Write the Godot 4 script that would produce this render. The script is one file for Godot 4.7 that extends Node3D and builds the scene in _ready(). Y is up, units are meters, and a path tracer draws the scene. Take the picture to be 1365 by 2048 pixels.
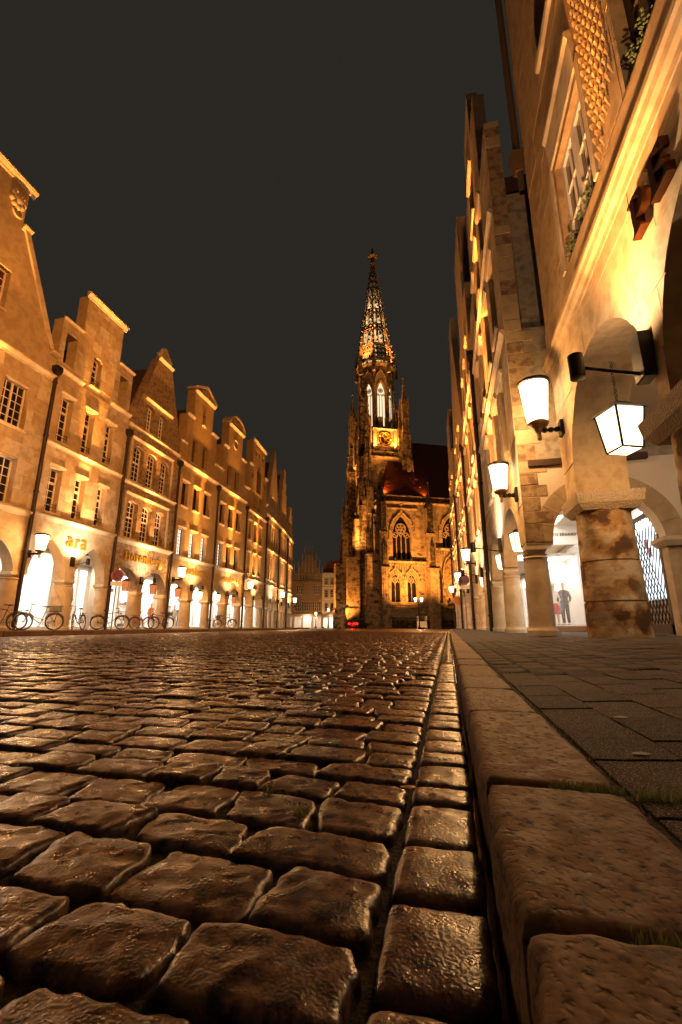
extends Node3D
# Night view along an arcaded market street towards a gothic church. x is across the street (right), z runs towards the viewer, units are metres.

const UP := Vector3.UP
const EYE := 0.42
const WARM := Color(1.0, 0.635, 0.28)
const LAMPC := Color(1.0, 0.745, 0.46)
const SPOTC := Color(1.0, 0.875, 0.74)
const SHOPC := Color(1.0, 0.93, 0.84)
var M := {}
var cache := {}
var used := {}
var rng := RandomNumberGenerator.new()
var fn := FastNoiseLite.new()


# ---------------------------------------------------------------- geometry collector
class G:
	var v := PackedVector3Array()
	var n := PackedVector3Array()
	var c := PackedColorArray()
	var i := PackedInt32Array()
	var col := Color.WHITE

	func tri(a: Vector3, b: Vector3, d: Vector3) -> void:
		var k := v.size()
		var m := (d - a).cross(b - a).normalized()
		v.append(a); v.append(b); v.append(d)
		n.append(m); n.append(m); n.append(m)
		c.append(col); c.append(col); c.append(col)
		i.append(k); i.append(k + 1); i.append(k + 2)

	func quad(a: Vector3, b: Vector3, d: Vector3, e: Vector3) -> void:
		tri(a, b, d)
		tri(a, d, e)

	# eight corners: bottom ring then top ring, both counter-clockwise seen from above
	func hexa(p: Array) -> void:
		quad(p[4], p[7], p[6], p[5])
		quad(p[0], p[1], p[2], p[3])
		for k in 4:
			var j := (k + 1) % 4
			quad(p[k], p[k + 4], p[j + 4], p[j])

	func box(a: Vector3, b: Vector3) -> void:
		frust((a.x + b.x) / 2, (a.z + b.z) / 2, a.y, absf(b.x - a.x) / 2, absf(b.z - a.z) / 2, b.y, absf(b.x - a.x) / 2, absf(b.z - a.z) / 2)

	func frust(x: float, z: float, y0: float, hx0: float, hz0: float, y1: float, hx1: float, hz1: float) -> void:
		hexa([Vector3(x - hx0, y0, z + hz0), Vector3(x + hx0, y0, z + hz0), Vector3(x + hx0, y0, z - hz0), Vector3(x - hx0, y0, z - hz0),
			Vector3(x - hx1, y1, z + hz1), Vector3(x + hx1, y1, z + hz1), Vector3(x + hx1, y1, z - hz1), Vector3(x - hx1, y1, z - hz1)])

	# a box with its vertical and top edges cut, for blocks that catch light
	func cbox(a: Vector3, b: Vector3, ch := 0.02) -> void:
		var x := (a.x + b.x) / 2
		var z := (a.z + b.z) / 2
		var hx := absf(b.x - a.x) / 2
		var hz := absf(b.z - a.z) / 2
		frust(x, z, a.y, hx - ch, hz - ch, a.y + ch, hx, hz)
		frust(x, z, a.y + ch, hx, hz, b.y - ch, hx, hz)
		frust(x, z, b.y - ch, hx, hz, b.y, hx - ch, hz - ch)

	func bar(a: Vector3, b: Vector3, r: float, sides := 6, r2 := -1.0) -> void:
		tube([a, b], r, sides, r2)

	func tube(path: Array, r: float, sides := 6, r2 := -1.0) -> void:
		if r2 < 0:
			r2 = r
		var last := path.size() - 1
		var k0 := v.size()
		for j in path.size():
			var d: Vector3 = (path[mini(j + 1, last)] - path[maxi(j - 1, 0)]).normalized()
			var s := d.cross(Vector3.UP if absf(d.y) < 0.95 else Vector3.RIGHT).normalized()
			var t := s.cross(d)
			var rr := lerpf(r, r2, float(j) / last)
			for q in sides:
				var an := TAU * q / sides
				var m := s * cos(an) + t * sin(an)
				v.append(path[j] + m * rr); n.append(m); c.append(col)
		for j in last:
			for q in sides:
				var a := k0 + j * sides + q
				var b := k0 + j * sides + (q + 1) % sides
				i.append_array([a, b, b + sides, a, b + sides, a + sides])
		for e in [0, last]:
			var k := v.size()
			var d2: Vector3 = (path[e] - path[1 if e == 0 else last - 1]).normalized()
			for q in sides:
				v.append(v[k0 + e * sides + q]); n.append(d2); c.append(col)
			for q in range(1, sides - 1):
				i.append_array([k, k + q, k + q + 1])

	# profile: Vector2(radius, height) from bottom to top
	func lathe(prof: Array, sides := 20, at := Vector3.ZERO, smooth := true, twist := 0.0) -> void:
		for j in prof.size() - 1:
			var p: Vector2 = prof[j]
			var q: Vector2 = prof[j + 1]
			var nr := Vector2(q.y - p.y, p.x - q.x).normalized()
			var k := v.size()
			for s in sides + 1:
				var a := TAU * s / sides + twist
				var a2 := a if smooth else TAU * (s + 0.5) / sides + twist
				var m := Vector3(cos(a2) * nr.x, nr.y, sin(a2) * nr.x)
				v.append(at + Vector3(cos(a) * p.x, p.y, sin(a) * p.x)); n.append(m); c.append(col)
				v.append(at + Vector3(cos(a) * q.x, q.y, sin(a) * q.x)); n.append(m); c.append(col)
			if smooth:
				for s in sides:
					i.append_array([k + s * 2, k + s * 2 + 3, k + s * 2 + 1, k + s * 2, k + s * 2 + 2, k + s * 2 + 3])
			else:
				for s in sides:
					quad(v[k + s * 2], v[k + s * 2 + 2], v[k + s * 2 + 3], v[k + s * 2 + 1])

	func torus(at: Vector3, axis: Vector3, rad: float, r: float, n1 := 28, n2 := 6) -> void:
		var u := axis.cross(Vector3.UP if absf(axis.y) < 0.9 else Vector3.RIGHT).normalized()
		var w := axis.cross(u).normalized()
		var k0 := v.size()
		for a in n1:
			var d := u * cos(TAU * a / n1) + w * sin(TAU * a / n1)
			for b in n2:
				var m := d * cos(TAU * b / n2) + axis * sin(TAU * b / n2)
				v.append(at + d * rad + m * r); n.append(m); c.append(col)
		for a in n1:
			for b in n2:
				var p := k0 + a * n2 + b
				var q := k0 + a * n2 + (b + 1) % n2
				var p2 := k0 + ((a + 1) % n1) * n2 + b
				var q2 := k0 + ((a + 1) % n1) * n2 + (b + 1) % n2
				i.append_array([p, q2, p2, p, q, q2])

	func ball(at: Vector3, r: Vector3, n1 := 10, n2 := 7) -> void:
		var k0 := v.size()
		for a in n2 + 1:
			var th := PI * a / n2
			for b in n1 + 1:
				var ph := TAU * b / n1
				var m := Vector3(sin(th) * cos(ph), cos(th), sin(th) * sin(ph))
				v.append(at + m * r); n.append((m / r).normalized()); c.append(col)
		for a in n2:
			for b in n1:
				var p := k0 + a * (n1 + 1) + b
				i.append_array([p, p + n1 + 2, p + 1, p, p + n1 + 1, p + n1 + 2])

	# a flat polygon (x, y) given thickness from z0 (back) to z1 (front); edges on a line x = skip[k] get no side
	func extr(poly: PackedVector2Array, z0: float, z1: float, skip: Array = [], back := true) -> void:
		if poly.size() < 3:
			return
		if Geometry2D.is_polygon_clockwise(poly):
			poly = poly.duplicate()
			poly.reverse()
		var t := Geometry2D.triangulate_polygon(poly)
		for k in range(0, t.size(), 3):
			var p := poly[t[k]]
			var q := poly[t[k + 1]]
			var r := poly[t[k + 2]]
			if (q - p).cross(r - p) < 0:
				var h := q
				q = r
				r = h
			tri(Vector3(p.x, p.y, z1), Vector3(r.x, r.y, z1), Vector3(q.x, q.y, z1))
			if back:
				tri(Vector3(p.x, p.y, z0), Vector3(q.x, q.y, z0), Vector3(r.x, r.y, z0))
		for k in poly.size():
			var p := poly[k]
			var q := poly[(k + 1) % poly.size()]
			var out := false
			for s in skip:
				if absf(p.x - s) < 0.0005 and absf(q.x - s) < 0.0005:
					out = true
			if not out:
				quad(Vector3(p.x, p.y, z1), Vector3(q.x, q.y, z1), Vector3(q.x, q.y, z0), Vector3(p.x, p.y, z0))

	# a profile (z, y) drawn along x
	func run_x(prof: Array, x0: float, x1: float) -> void:
		for k in prof.size():
			var p: Vector2 = prof[k]
			var q: Vector2 = prof[(k + 1) % prof.size()]
			quad(Vector3(x0, p.y, p.x), Vector3(x0, q.y, q.x), Vector3(x1, q.y, q.x), Vector3(x1, p.y, p.x))
		var t := Geometry2D.triangulate_polygon(PackedVector2Array(prof))
		for k in range(0, t.size(), 3):
			for x in [x0, x1]:
				tri(Vector3(x, prof[t[k]].y, prof[t[k]].x), Vector3(x, prof[t[k + 1]].y, prof[t[k + 1]].x), Vector3(x, prof[t[k + 2]].y, prof[t[k + 2]].x))

	func mesh() -> ArrayMesh:
		var m := ArrayMesh.new()
		if v.is_empty():
			return m
		var a := []
		a.resize(Mesh.ARRAY_MAX)
		a[Mesh.ARRAY_VERTEX] = v
		a[Mesh.ARRAY_NORMAL] = n
		a[Mesh.ARRAY_COLOR] = c
		a[Mesh.ARRAY_INDEX] = i
		m.add_surface_from_arrays(Mesh.PRIMITIVE_TRIANGLES, a)
		return m


# ---------------------------------------------------------------- nodes
func W(x: float, y: float, s: float) -> Vector3:
	return Vector3(x, y, -s)


func numbered(called: String) -> String:
	var k: int = used.get(called, 0)
	used[called] = k + 1
	return called if k == 0 else "%s_%03d" % [called, k]


func tag(o: Node, label: String, category: String, group := "") -> void:
	o.set_meta("label", label)
	o.set_meta("category", category)
	if group:
		o.set_meta("group", group)


func thing(called: String, label: String, category: String, tr := Transform3D.IDENTITY, group := "") -> Node3D:
	var o := Node3D.new()
	o.name = numbered(called)
	add_child(o)
	o.transform = tr
	tag(o, label, category, group)
	return o


func part(called: String, g, m: Material, parent: Node, at := Vector3.ZERO) -> MeshInstance3D:
	var o := MeshInstance3D.new()
	o.name = called
	o.mesh = g if g is Mesh else g.mesh()
	o.material_override = m
	o.cast_shadow = GeometryInstance3D.SHADOW_CASTING_SETTING_ON
	parent.add_child(o, true)
	o.position = at
	return o


func structure(called: String, g, m: Material) -> MeshInstance3D:
	var o := part(numbered(called), g, m, self)
	o.set_meta("kind", "structure")
	return o


func frame_at(p: Vector2, ang: float, right := false) -> Transform3D:
	var a := deg_to_rad(ang)
	var x := Vector3(-sin(a), 0, -cos(a))
	if right:
		x = -x
	return Transform3D(Basis(x, UP, x.cross(UP)), Vector3(p.x, 0, -p.y))


func spot(parent: Node, at: Vector3, to: Vector3, energy: float, half: float, color: Color, size := 0.06, soft := 1.0) -> SpotLight3D:
	var l := SpotLight3D.new()
	l.name = "spot"
	parent.add_child(l, true)
	var d := (to - at).normalized()
	l.transform = Transform3D(Basis.looking_at(d, UP if absf(d.y) < 0.99 else Vector3.RIGHT), at)
	l.light_energy = energy
	l.spot_angle = half
	l.spot_angle_attenuation = soft
	l.spot_range = 120.0
	l.spot_attenuation = 2.0
	l.light_color = color
	l.light_size = size
	l.shadow_enabled = true
	return l


func omni(parent: Node, at: Vector3, energy: float, color: Color, size := 0.1) -> OmniLight3D:
	var l := OmniLight3D.new()
	l.name = "glow"
	parent.add_child(l, true)
	l.position = at
	l.light_energy = energy
	l.light_color = color
	l.light_size = size
	l.omni_range = 80.0
	l.omni_attenuation = 2.0
	l.shadow_enabled = true
	return l


func area(parent: Node, at: Vector3, toward: Vector3, sx: float, sy: float, energy: float, color: Color) -> void:
	var l := AreaLight3D.new()
	l.name = "panel_light"
	parent.add_child(l, true)
	l.transform = Transform3D(Basis.looking_at(toward, UP if absf(toward.y) < 0.9 else Vector3.RIGHT), at)
	l.area_size = Vector2(sx, sy)
	l.area_normalize_energy = true
	l.area_range = 60.0
	l.light_energy = energy
	l.light_color = color
	l.shadow_enabled = true


# ---------------------------------------------------------------- 2D shapes
func rect2(x0: float, y0: float, x1: float, y1: float) -> PackedVector2Array:
	return PackedVector2Array([Vector2(x0, y0), Vector2(x1, y0), Vector2(x1, y1), Vector2(x0, y1)])


# an opening with an arched head: rise 0 flat, kind "round" (rise = arc height), "point", "ogee"
func arch2(x0: float, x1: float, y0: float, spring: float, rise: float, kind := "round", seg := 16) -> PackedVector2Array:
	var p := PackedVector2Array([Vector2(x0, y0), Vector2(x1, y0)])
	var cx := (x0 + x1) / 2
	var hw := (x1 - x0) / 2
	if rise <= 0.001:
		p.append_array([Vector2(x1, spring), Vector2(x0, spring)])
		return p
	if kind == "round":
		var r := (hw * hw + rise * rise) / (2 * rise)
		var a0 := asin(clampf(hw / r, -1, 1))
		if rise > hw:
			a0 = PI - a0
		for k in seg + 1:
			var a := lerpf(a0, -a0, float(k) / seg)
			p.append(Vector2(cx + sin(a) * r, spring + rise - r + cos(a) * r))
	else:
		var half := seg / 2
		for side in [1, -1]:
			for k in half + 1:
				var t := float(k) / half
				if side == -1:
					t = 1.0 - t
				if side == -1 and k == 0:
					continue
				var x := 1.0 - t
				var y := 0.0
				if kind == "point":
					y = sin(t * PI / 3) / sin(PI / 3)
					x = 2 * cos(t * PI / 3) - 1
				else:
					y = t
					x = sqrt(maxf(0, 1 - pow(t / 0.8, 2))) if t < 0.62 else 0.632 * pow(1 - (t - 0.62) / 0.38, 2.0)
				p.append(Vector2(cx + side * x * hw, spring + y * rise))
	return p


func inset2(p: PackedVector2Array, d: float) -> PackedVector2Array:
	var r := Geometry2D.offset_polygon(p, -d, Geometry2D.JOIN_MITER)
	return r[0] if r.size() else PackedVector2Array()


# a polygon less its holes, cut in strips at the hole centres so that no piece has a hole: [pieces, cut lines]
func pierced(outline: PackedVector2Array, holes: Array) -> Array:
	var cuts := []
	for h in holes:
		var lo := 1e9
		var hi := -1e9
		for p in h:
			lo = minf(lo, p.x)
			hi = maxf(hi, p.x)
		var c := snappedf((lo + hi) / 2, 0.0001) + 0.00003
		var known := false
		for k in cuts:
			if absf(k - c) < 0.01:
				known = known or (k > lo and k < hi)
		if not known:
			cuts.append(c)
	cuts.sort()
	var edges := [-999.0] + cuts + [999.0]
	var out := []
	for k in edges.size() - 1:
		var got := Geometry2D.intersect_polygons(outline, rect2(edges[k], -99, edges[k + 1], 199))
		for h in holes:
			var next: Array[PackedVector2Array] = []
			for p in got:
				next.append_array(Geometry2D.clip_polygons(p, h))
			got = next
		for p in got:
			if not Geometry2D.is_polygon_clockwise(p):
				out.append(p)
	return [out, cuts]


func wall_mesh(outline: PackedVector2Array, holes: Array, z0: float, z1: float, g: G = null) -> G:
	if g == null:
		g = G.new()
	var pc := pierced(outline, holes)
	for p in pc[0]:
		g.extr(p, z0, z1, pc[1])
	return g


func ring2(g: G, outer: PackedVector2Array, inner: PackedVector2Array, z0: float, z1: float) -> void:
	wall_mesh(outer, [inner], z0, z1, g)


func cornice(g: G, x0: float, x1: float, y: float, proj: float, h: float, z := 0.0) -> void:
	g.run_x([Vector2(z - 0.02, y), Vector2(z + proj * 0.25, y), Vector2(z + proj * 0.35, y + h * 0.25), Vector2(z + proj * 0.8, y + h * 0.55), Vector2(z + proj * 0.85, y + h * 0.68),
		Vector2(z + proj, y + h * 0.7), Vector2(z + proj, y + h * 0.9), Vector2(z + proj * 0.9, y + h), Vector2(z - 0.02, y + h * 1.12)], x0, x1)


# ---------------------------------------------------------------- materials
func lin(r: float, g: float, b: float) -> Color:
	return Color(r, g, b).linear_to_srgb()


func noise_tex(sd: int, freq: float, cols: Array, offs: Array = [], oct := 4, kind := FastNoiseLite.TYPE_SIMPLEX_SMOOTH, size := 512) -> NoiseTexture2D:
	var f := FastNoiseLite.new()
	f.seed = sd
	f.noise_type = kind
	f.frequency = freq
	f.fractal_octaves = oct
	f.fractal_gain = 0.55
	var t := NoiseTexture2D.new()
	t.width = size
	t.height = size
	t.seamless = true
	t.seamless_blend_skirt = 0.15
	t.noise = f
	if cols.size():
		var gr := Gradient.new()
		gr.colors = PackedColorArray(cols)
		var o := PackedFloat32Array()
		for k in cols.size():
			o.append(offs[k] if offs.size() else float(k) / (cols.size() - 1))
		gr.offsets = o
		t.color_ramp = gr
	return t


# a stone-like material: colour patches, fine grain relief
func stone(key: String, cols: Array, rough: float, metres: float, relief := 0.0, o := {}) -> StandardMaterial3D:
	var m := StandardMaterial3D.new()
	m.resource_name = key
	m.albedo_texture = noise_tex(hash(key) % 9999, o.get("freq", 0.012), cols, o.get("offs", []), o.get("oct", 5))
	m.uv1_triplanar = true
	m.uv1_world_triplanar = true
	m.uv1_scale = Vector3.ONE / metres
	m.roughness = rough
	m.metallic_specular = o.get("spec", 0.4)
	if o.has("rtex"):
		m.roughness_texture = noise_tex(hash(key) % 9999 + 7, 0.02, [Color(o.rtex, o.rtex, o.rtex), Color.WHITE], [0.35, 0.65], 4)
	if relief > 0:
		m.heightmap_enabled = true
		m.heightmap_texture = noise_tex(hash(key) % 9999 + 3, o.get("hfreq", 0.05), o.get("hcols", []), o.get("hoffs", []), o.get("hoct", 5))
		m.heightmap_scale = relief
	m.vertex_color_use_as_albedo = o.get("tint", false)
	M[key] = m
	return m


func plain(key: String, col: Color, rough: float, metal := 0.0, spec := 0.5) -> StandardMaterial3D:
	var m := StandardMaterial3D.new()
	m.resource_name = key
	m.albedo_color = col
	m.roughness = rough
	m.metallic = metal
	m.metallic_specular = spec
	M[key] = m
	return m


func glowing(key: String, col: Color, energy: float, base := Color(0.8, 0.78, 0.74)) -> StandardMaterial3D:
	var m := plain(key, base, 0.35)
	m.emission_enabled = true
	m.emission = col
	m.emission_energy_multiplier = energy
	return m


func materials() -> void:
	stone("sandstone", [lin(0.35, 0.255, 0.15), lin(0.41, 0.305, 0.185), lin(0.45, 0.345, 0.22), lin(0.38, 0.28, 0.165)], 0.85, 4.6, 0.5, {"offs": [0.25, 0.45, 0.6, 0.8]})
	stone("sandstone_light", [lin(0.40, 0.31, 0.20), lin(0.50, 0.41, 0.29), lin(0.55, 0.46, 0.34), lin(0.46, 0.37, 0.25)], 0.85, 5.1, 0.4, {"offs": [0.25, 0.45, 0.6, 0.8]})
	stone("sandstone_dark", [lin(0.17, 0.11, 0.06), lin(0.27, 0.185, 0.105), lin(0.33, 0.24, 0.145), lin(0.22, 0.15, 0.085)], 0.85, 2.2, 0.0, {"offs": [0.25, 0.45, 0.6, 0.8]})
	stone("warm_stone", [lin(0.33, 0.215, 0.10), lin(0.42, 0.285, 0.145), lin(0.47, 0.335, 0.18), lin(0.38, 0.255, 0.125)], 0.85, 3.7, 0.3, {"offs": [0.25, 0.45, 0.6, 0.8]})
	stone("ochre_plaster", [lin(0.34, 0.22, 0.09), lin(0.42, 0.28, 0.12), lin(0.46, 0.32, 0.15)], 0.9, 4.3, 0.0, {"hfreq": 0.12})
	stone("grey_plaster", [lin(0.24, 0.20, 0.15), lin(0.33, 0.28, 0.22), lin(0.28, 0.24, 0.18), lin(0.16, 0.13, 0.10)], 0.9, 3.3, 0.25, {"offs": [0.2, 0.45, 0.6, 0.85], "hfreq": 0.12})
	stone("cream_plaster", [lin(0.60, 0.52, 0.42), lin(0.66, 0.58, 0.48)], 0.9, 5.0, 0.12, {"hfreq": 0.12})
	stone("white_plaster", [lin(0.66, 0.64, 0.60), lin(0.74, 0.72, 0.68)], 0.9, 5.0, 0.0)
	# the big weathered pillar: flaked crusts with ragged outlines
	stone("weathered", [lin(0.09, 0.045, 0.018), lin(0.15, 0.078, 0.03), lin(0.33, 0.18, 0.055), lin(0.37, 0.22, 0.085), lin(0.44, 0.31, 0.17), lin(0.54, 0.43, 0.28)], 0.85, 2.3, 1.0,
		{"offs": [0.30, 0.41, 0.425, 0.55, 0.59, 0.7], "freq": 0.007, "oct": 6, "hfreq": 0.03})
	stone("rough_block", [lin(0.40, 0.30, 0.19), lin(0.52, 0.41, 0.28)], 0.9, 0.7, 3.0, {"hfreq": 0.045, "hoct": 3})
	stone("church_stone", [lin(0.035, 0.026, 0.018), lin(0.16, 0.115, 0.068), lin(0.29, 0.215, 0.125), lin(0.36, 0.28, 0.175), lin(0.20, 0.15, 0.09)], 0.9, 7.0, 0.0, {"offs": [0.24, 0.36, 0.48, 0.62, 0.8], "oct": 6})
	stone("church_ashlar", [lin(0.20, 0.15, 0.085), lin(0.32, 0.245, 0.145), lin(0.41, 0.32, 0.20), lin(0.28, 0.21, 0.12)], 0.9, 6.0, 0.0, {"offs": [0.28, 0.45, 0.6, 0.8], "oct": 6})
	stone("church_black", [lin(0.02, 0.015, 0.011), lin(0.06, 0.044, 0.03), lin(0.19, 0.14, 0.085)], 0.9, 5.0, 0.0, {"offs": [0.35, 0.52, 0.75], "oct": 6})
	stone("roof_red", [lin(0.16, 0.035, 0.018), lin(0.22, 0.05, 0.025), lin(0.11, 0.026, 0.014)], 0.75, 3.0, 0.0)
	stone("roof_dark", [lin(0.05, 0.03, 0.02), lin(0.09, 0.05, 0.03)], 0.8, 3.0, 0.0)
	# paving: worn setts with rust-dark and dusty patches, slightly wet
	stone("sett", [lin(0.022, 0.010, 0.004), lin(0.05, 0.023, 0.009), lin(0.095, 0.049, 0.021), lin(0.135, 0.076, 0.036), lin(0.185, 0.118, 0.064)], 0.40, 0.62, 0.13,
		{"offs": [0.28, 0.43, 0.49, 0.6, 0.75], "freq": 0.02, "oct": 6, "tint": true, "rtex": 0.6, "hfreq": 0.15, "hoct": 4, "spec": 0.5})
	stone("kerb_stone", [lin(0.035, 0.02, 0.01), lin(0.125, 0.074, 0.037), lin(0.165, 0.10, 0.05), lin(0.19, 0.118, 0.061), lin(0.15, 0.09, 0.045)], 0.75, 0.75, 0.22,
		{"offs": [0.22, 0.29, 0.45, 0.62, 0.85], "freq": 0.04, "oct": 6, "tint": true, "hfreq": 0.08, "hoct": 6, "hcols": [Color.BLACK, Color(0.72, 0.72, 0.72), Color.WHITE], "hoffs": [0.2, 0.33, 0.85], "rtex": 0.8, "spec": 0.25})
	# exposed aggregate slabs: dark binder with pale chips
	stone("slab", [lin(0.03, 0.022, 0.015), lin(0.045, 0.033, 0.023), lin(0.07, 0.053, 0.038), lin(0.36, 0.31, 0.25)], 0.9, 0.42, 0.16,
		{"offs": [0.3, 0.5, 0.70, 0.76], "freq": 0.14, "oct": 2, "tint": true, "hfreq": 0.12, "hoct": 3, "rtex": 0.8, "spec": 0.22})
	stone("dirt", [lin(0.012, 0.009, 0.006), lin(0.03, 0.022, 0.014)], 0.9, 0.5, 0.4)
	stone("far_setts", [lin(0.05, 0.03, 0.017), lin(0.13, 0.08, 0.045), lin(0.19, 0.12, 0.07)], 0.42, 0.9, 1.2, {"hfreq": 0.02, "hoct": 2, "rtex": 0.6})
	var wet := plain("water", Color(0.02, 0.018, 0.014), 0.06)
	wet.metallic_specular = 0.7
	stone("wood_dark", [lin(0.035, 0.018, 0.009), lin(0.06, 0.032, 0.016)], 0.6, 1.0)
	plain("iron", lin(0.018, 0.014, 0.011), 0.5, 0.6)
	plain("pipe", lin(0.022, 0.015, 0.010), 0.45, 0.4)
	plain("copper", lin(0.17, 0.11, 0.05), 0.5, 0.5)
	plain("bronze", lin(0.13, 0.055, 0.018), 0.3, 1.0)
	plain("gold", lin(0.62, 0.36, 0.06), 0.35, 0.8)
	plain("white_paint", lin(0.74, 0.70, 0.64), 0.5)
	plain("white_wall", lin(0.80, 0.80, 0.80), 0.85)
	plain("grey_letter", lin(0.20, 0.20, 0.21), 0.6)
	plain("black_letter", lin(0.02, 0.02, 0.022), 0.6)
	plain("dark_glass", lin(0.015, 0.012, 0.010), 0.06)
	plain("curtain_glass", lin(0.10, 0.075, 0.05), 0.12)
	plain("red_glass", lin(0.10, 0.02, 0.012), 0.12)
	plain("rubber", lin(0.012, 0.011, 0.010), 0.7)
	plain("chrome", lin(0.45, 0.42, 0.38), 0.25, 1.0)
	plain("bike_black", lin(0.015, 0.014, 0.014), 0.3)
	plain("bike_grey", lin(0.16, 0.15, 0.14), 0.35, 0.3)
	plain("bike_red", lin(0.32, 0.045, 0.02), 0.35)
	plain("leather", lin(0.03, 0.02, 0.014), 0.55)
	plain("sign_red", lin(0.35, 0.02, 0.02), 0.4)
	plain("sign_blue", lin(0.02, 0.05, 0.22), 0.4)
	plain("sign_white", lin(0.72, 0.72, 0.70), 0.4)
	plain("sign_orange", lin(0.55, 0.22, 0.03), 0.45)
	plain("cloth_red", lin(0.45, 0.02, 0.02), 0.85)
	plain("cloth_white", lin(0.72, 0.70, 0.66), 0.85)
	plain("cloth_orange", lin(0.62, 0.20, 0.06), 0.85)
	plain("cloth_black", lin(0.015, 0.013, 0.013), 0.8)
	plain("mannequin_skin", lin(0.55, 0.38, 0.27), 0.5)
	plain("brown_box", lin(0.25, 0.12, 0.05), 0.7)
	plain("moss", lin(0.05, 0.07, 0.015), 0.8)
	var gs := plain("grass", lin(0.20, 0.21, 0.06), 0.8)
	gs.backlight_enabled = true
	gs.backlight = Color(0.4, 0.42, 0.2)
	plain("leaf", lin(0.55, 0.24, 0.02), 0.6)
	plain("car_paint", lin(0.02, 0.018, 0.018), 0.2)
	var gl := plain("shop_glass", Color(1, 1, 1, 0.08), 0.02)
	gl.transparency = BaseMaterial3D.TRANSPARENCY_ALPHA
	glowing("lamp_glass", Color(1.0, 0.90, 0.76), 2.6)
	glowing("lamp_far", Color(1.0, 0.88, 0.70), 6.0)
	glowing("lantern_glass", Color(1.0, 0.86, 0.66), 1.9)
	glowing("lantern_red_glass", Color(1.0, 0.60, 0.34), 0.26, Color(0.42, 0.24, 0.14))
	glowing("lit_window_glass", Color(0.95, 0.93, 0.88), 0.75)
	glowing("tower_window_light", Color(1.0, 0.90, 0.74), 0.5)
	glowing("ceiling_light_panel", Color(1.0, 0.96, 0.9), 3.0)
	glowing("display_screen", Color(0.86, 0.94, 1.0), 1.3)
	glowing("tail_lamp", Color(1.0, 0.05, 0.03), 8.0, Color(0.5, 0.02, 0.02))
	glowing("spot_lens", Color(1.0, 0.85, 0.6), 4.0)


# ---------------------------------------------------------------- windows
# frame with glazing bars; the glass lies behind it. Panes are one mesh each when asked for.
func window(parent: Node, x0: float, x1: float, y0: float, y1: float, o := {}) -> void:
	var w := snappedf(x1 - x0, 0.01)
	var h := snappedf(y1 - y0, 0.01)
	var rise: float = o.get("rise", 0.0)
	var cols: int = o.get("cols", 2)
	var rows: int = o.get("rows", 5)
	var bar: float = o.get("bar", 0.035)
	var fr: float = o.get("fr", 0.07)
	var tr: float = o.get("transom", -1.0)
	var mid: bool = o.get("mullion", false)
	var kind: String = o.get("kind", "round")
	var set_in: float = o.get("in", 0.3)
	var key := "win %s %s %s %s %s %s %s %s %s" % [w, h, rise, cols, rows, tr, mid, kind, o.get("panes", false)]
	if not cache.has(key):
		var outer := arch2(0, w, 0, h - rise, rise, kind, 14)
		var inner := inset2(outer, fr)
		var g := G.new()
		ring2(g, outer, inner, -0.04, 0.04)
		var ys := []
		for k in range(1, rows):
			ys.append(fr + (h - 2 * fr) * k / rows)
		var xs := []
		for k in range(1, cols):
			xs.append(fr + (w - 2 * fr) * k / cols)
		for y in ys:
			for p in Geometry2D.intersect_polygons(inner, rect2(0, y - bar / 2, w, y + bar / 2)):
				g.extr(p, -0.02, 0.02)
		for k in xs.size():
			var b := bar if not (mid and k == cols / 2 - 1) else fr * 1.3
			for p in Geometry2D.intersect_polygons(inner, rect2(xs[k] - b / 2, 0, xs[k] + b / 2, h)):
				g.extr(p, -0.022, 0.022 if b == bar else 0.045)
		if tr > 0:
			for p in Geometry2D.intersect_polygons(inner, rect2(0, h * tr - 0.05, w, h * tr + 0.05)):
				g.extr(p, -0.03, 0.05)
		var panes := []
		if o.get("panes", false):
			var xb := [0.0] + xs + [w]
			var yb := [0.0] + ys + [h]
			for a in cols:
				for b in rows:
					for p in Geometry2D.intersect_polygons(inner, rect2(xb[a] + 0.004, yb[b] + 0.004, xb[a + 1] - 0.004, yb[b + 1] - 0.004)):
						var q := G.new()
						q.extr(p, -0.014, -0.008)
						panes.append(q.mesh())
		else:
			var q := G.new()
			q.extr(inner, -0.014, -0.008)
			panes.append(q.mesh())
		var sg := G.new()
		sg.run_x([Vector2(-0.05, -0.12), Vector2(0.16, -0.12), Vector2(0.18, -0.03), Vector2(-0.05, 0.0)], -0.06, w + 0.06)
		cache[key] = [g.mesh(), panes, sg.mesh()]
	var got: Array = cache[key]
	var f := part("window", got[0], M[o.get("paint", "white_paint")], parent, Vector3(x0, y0, -set_in))
	for p in got[1]:
		part("pane", p, M[o.get("glass", "dark_glass")], f)
	if o.get("sill", true):
		part("sill", got[2], M[o.get("sillm", "sandstone_light")], f, Vector3(0, 0, set_in - 0.08))
	if o.get("rail", false):
		var rg := G.new()
		for k in 2:
			rg.bar(Vector3(-0.12, 0.24 + 0.14 * k, set_in - 0.06), Vector3(w + 0.12, 0.24 + 0.14 * k, set_in - 0.06), 0.016, 5)
		for k in 3:
			rg.bar(Vector3(w * k / 2.0, 0.12, set_in - 0.06), Vector3(w * k / 2.0, 0.46, set_in - 0.06), 0.014, 5)
		part("guard_rail", rg, M.iron, f)


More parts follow.
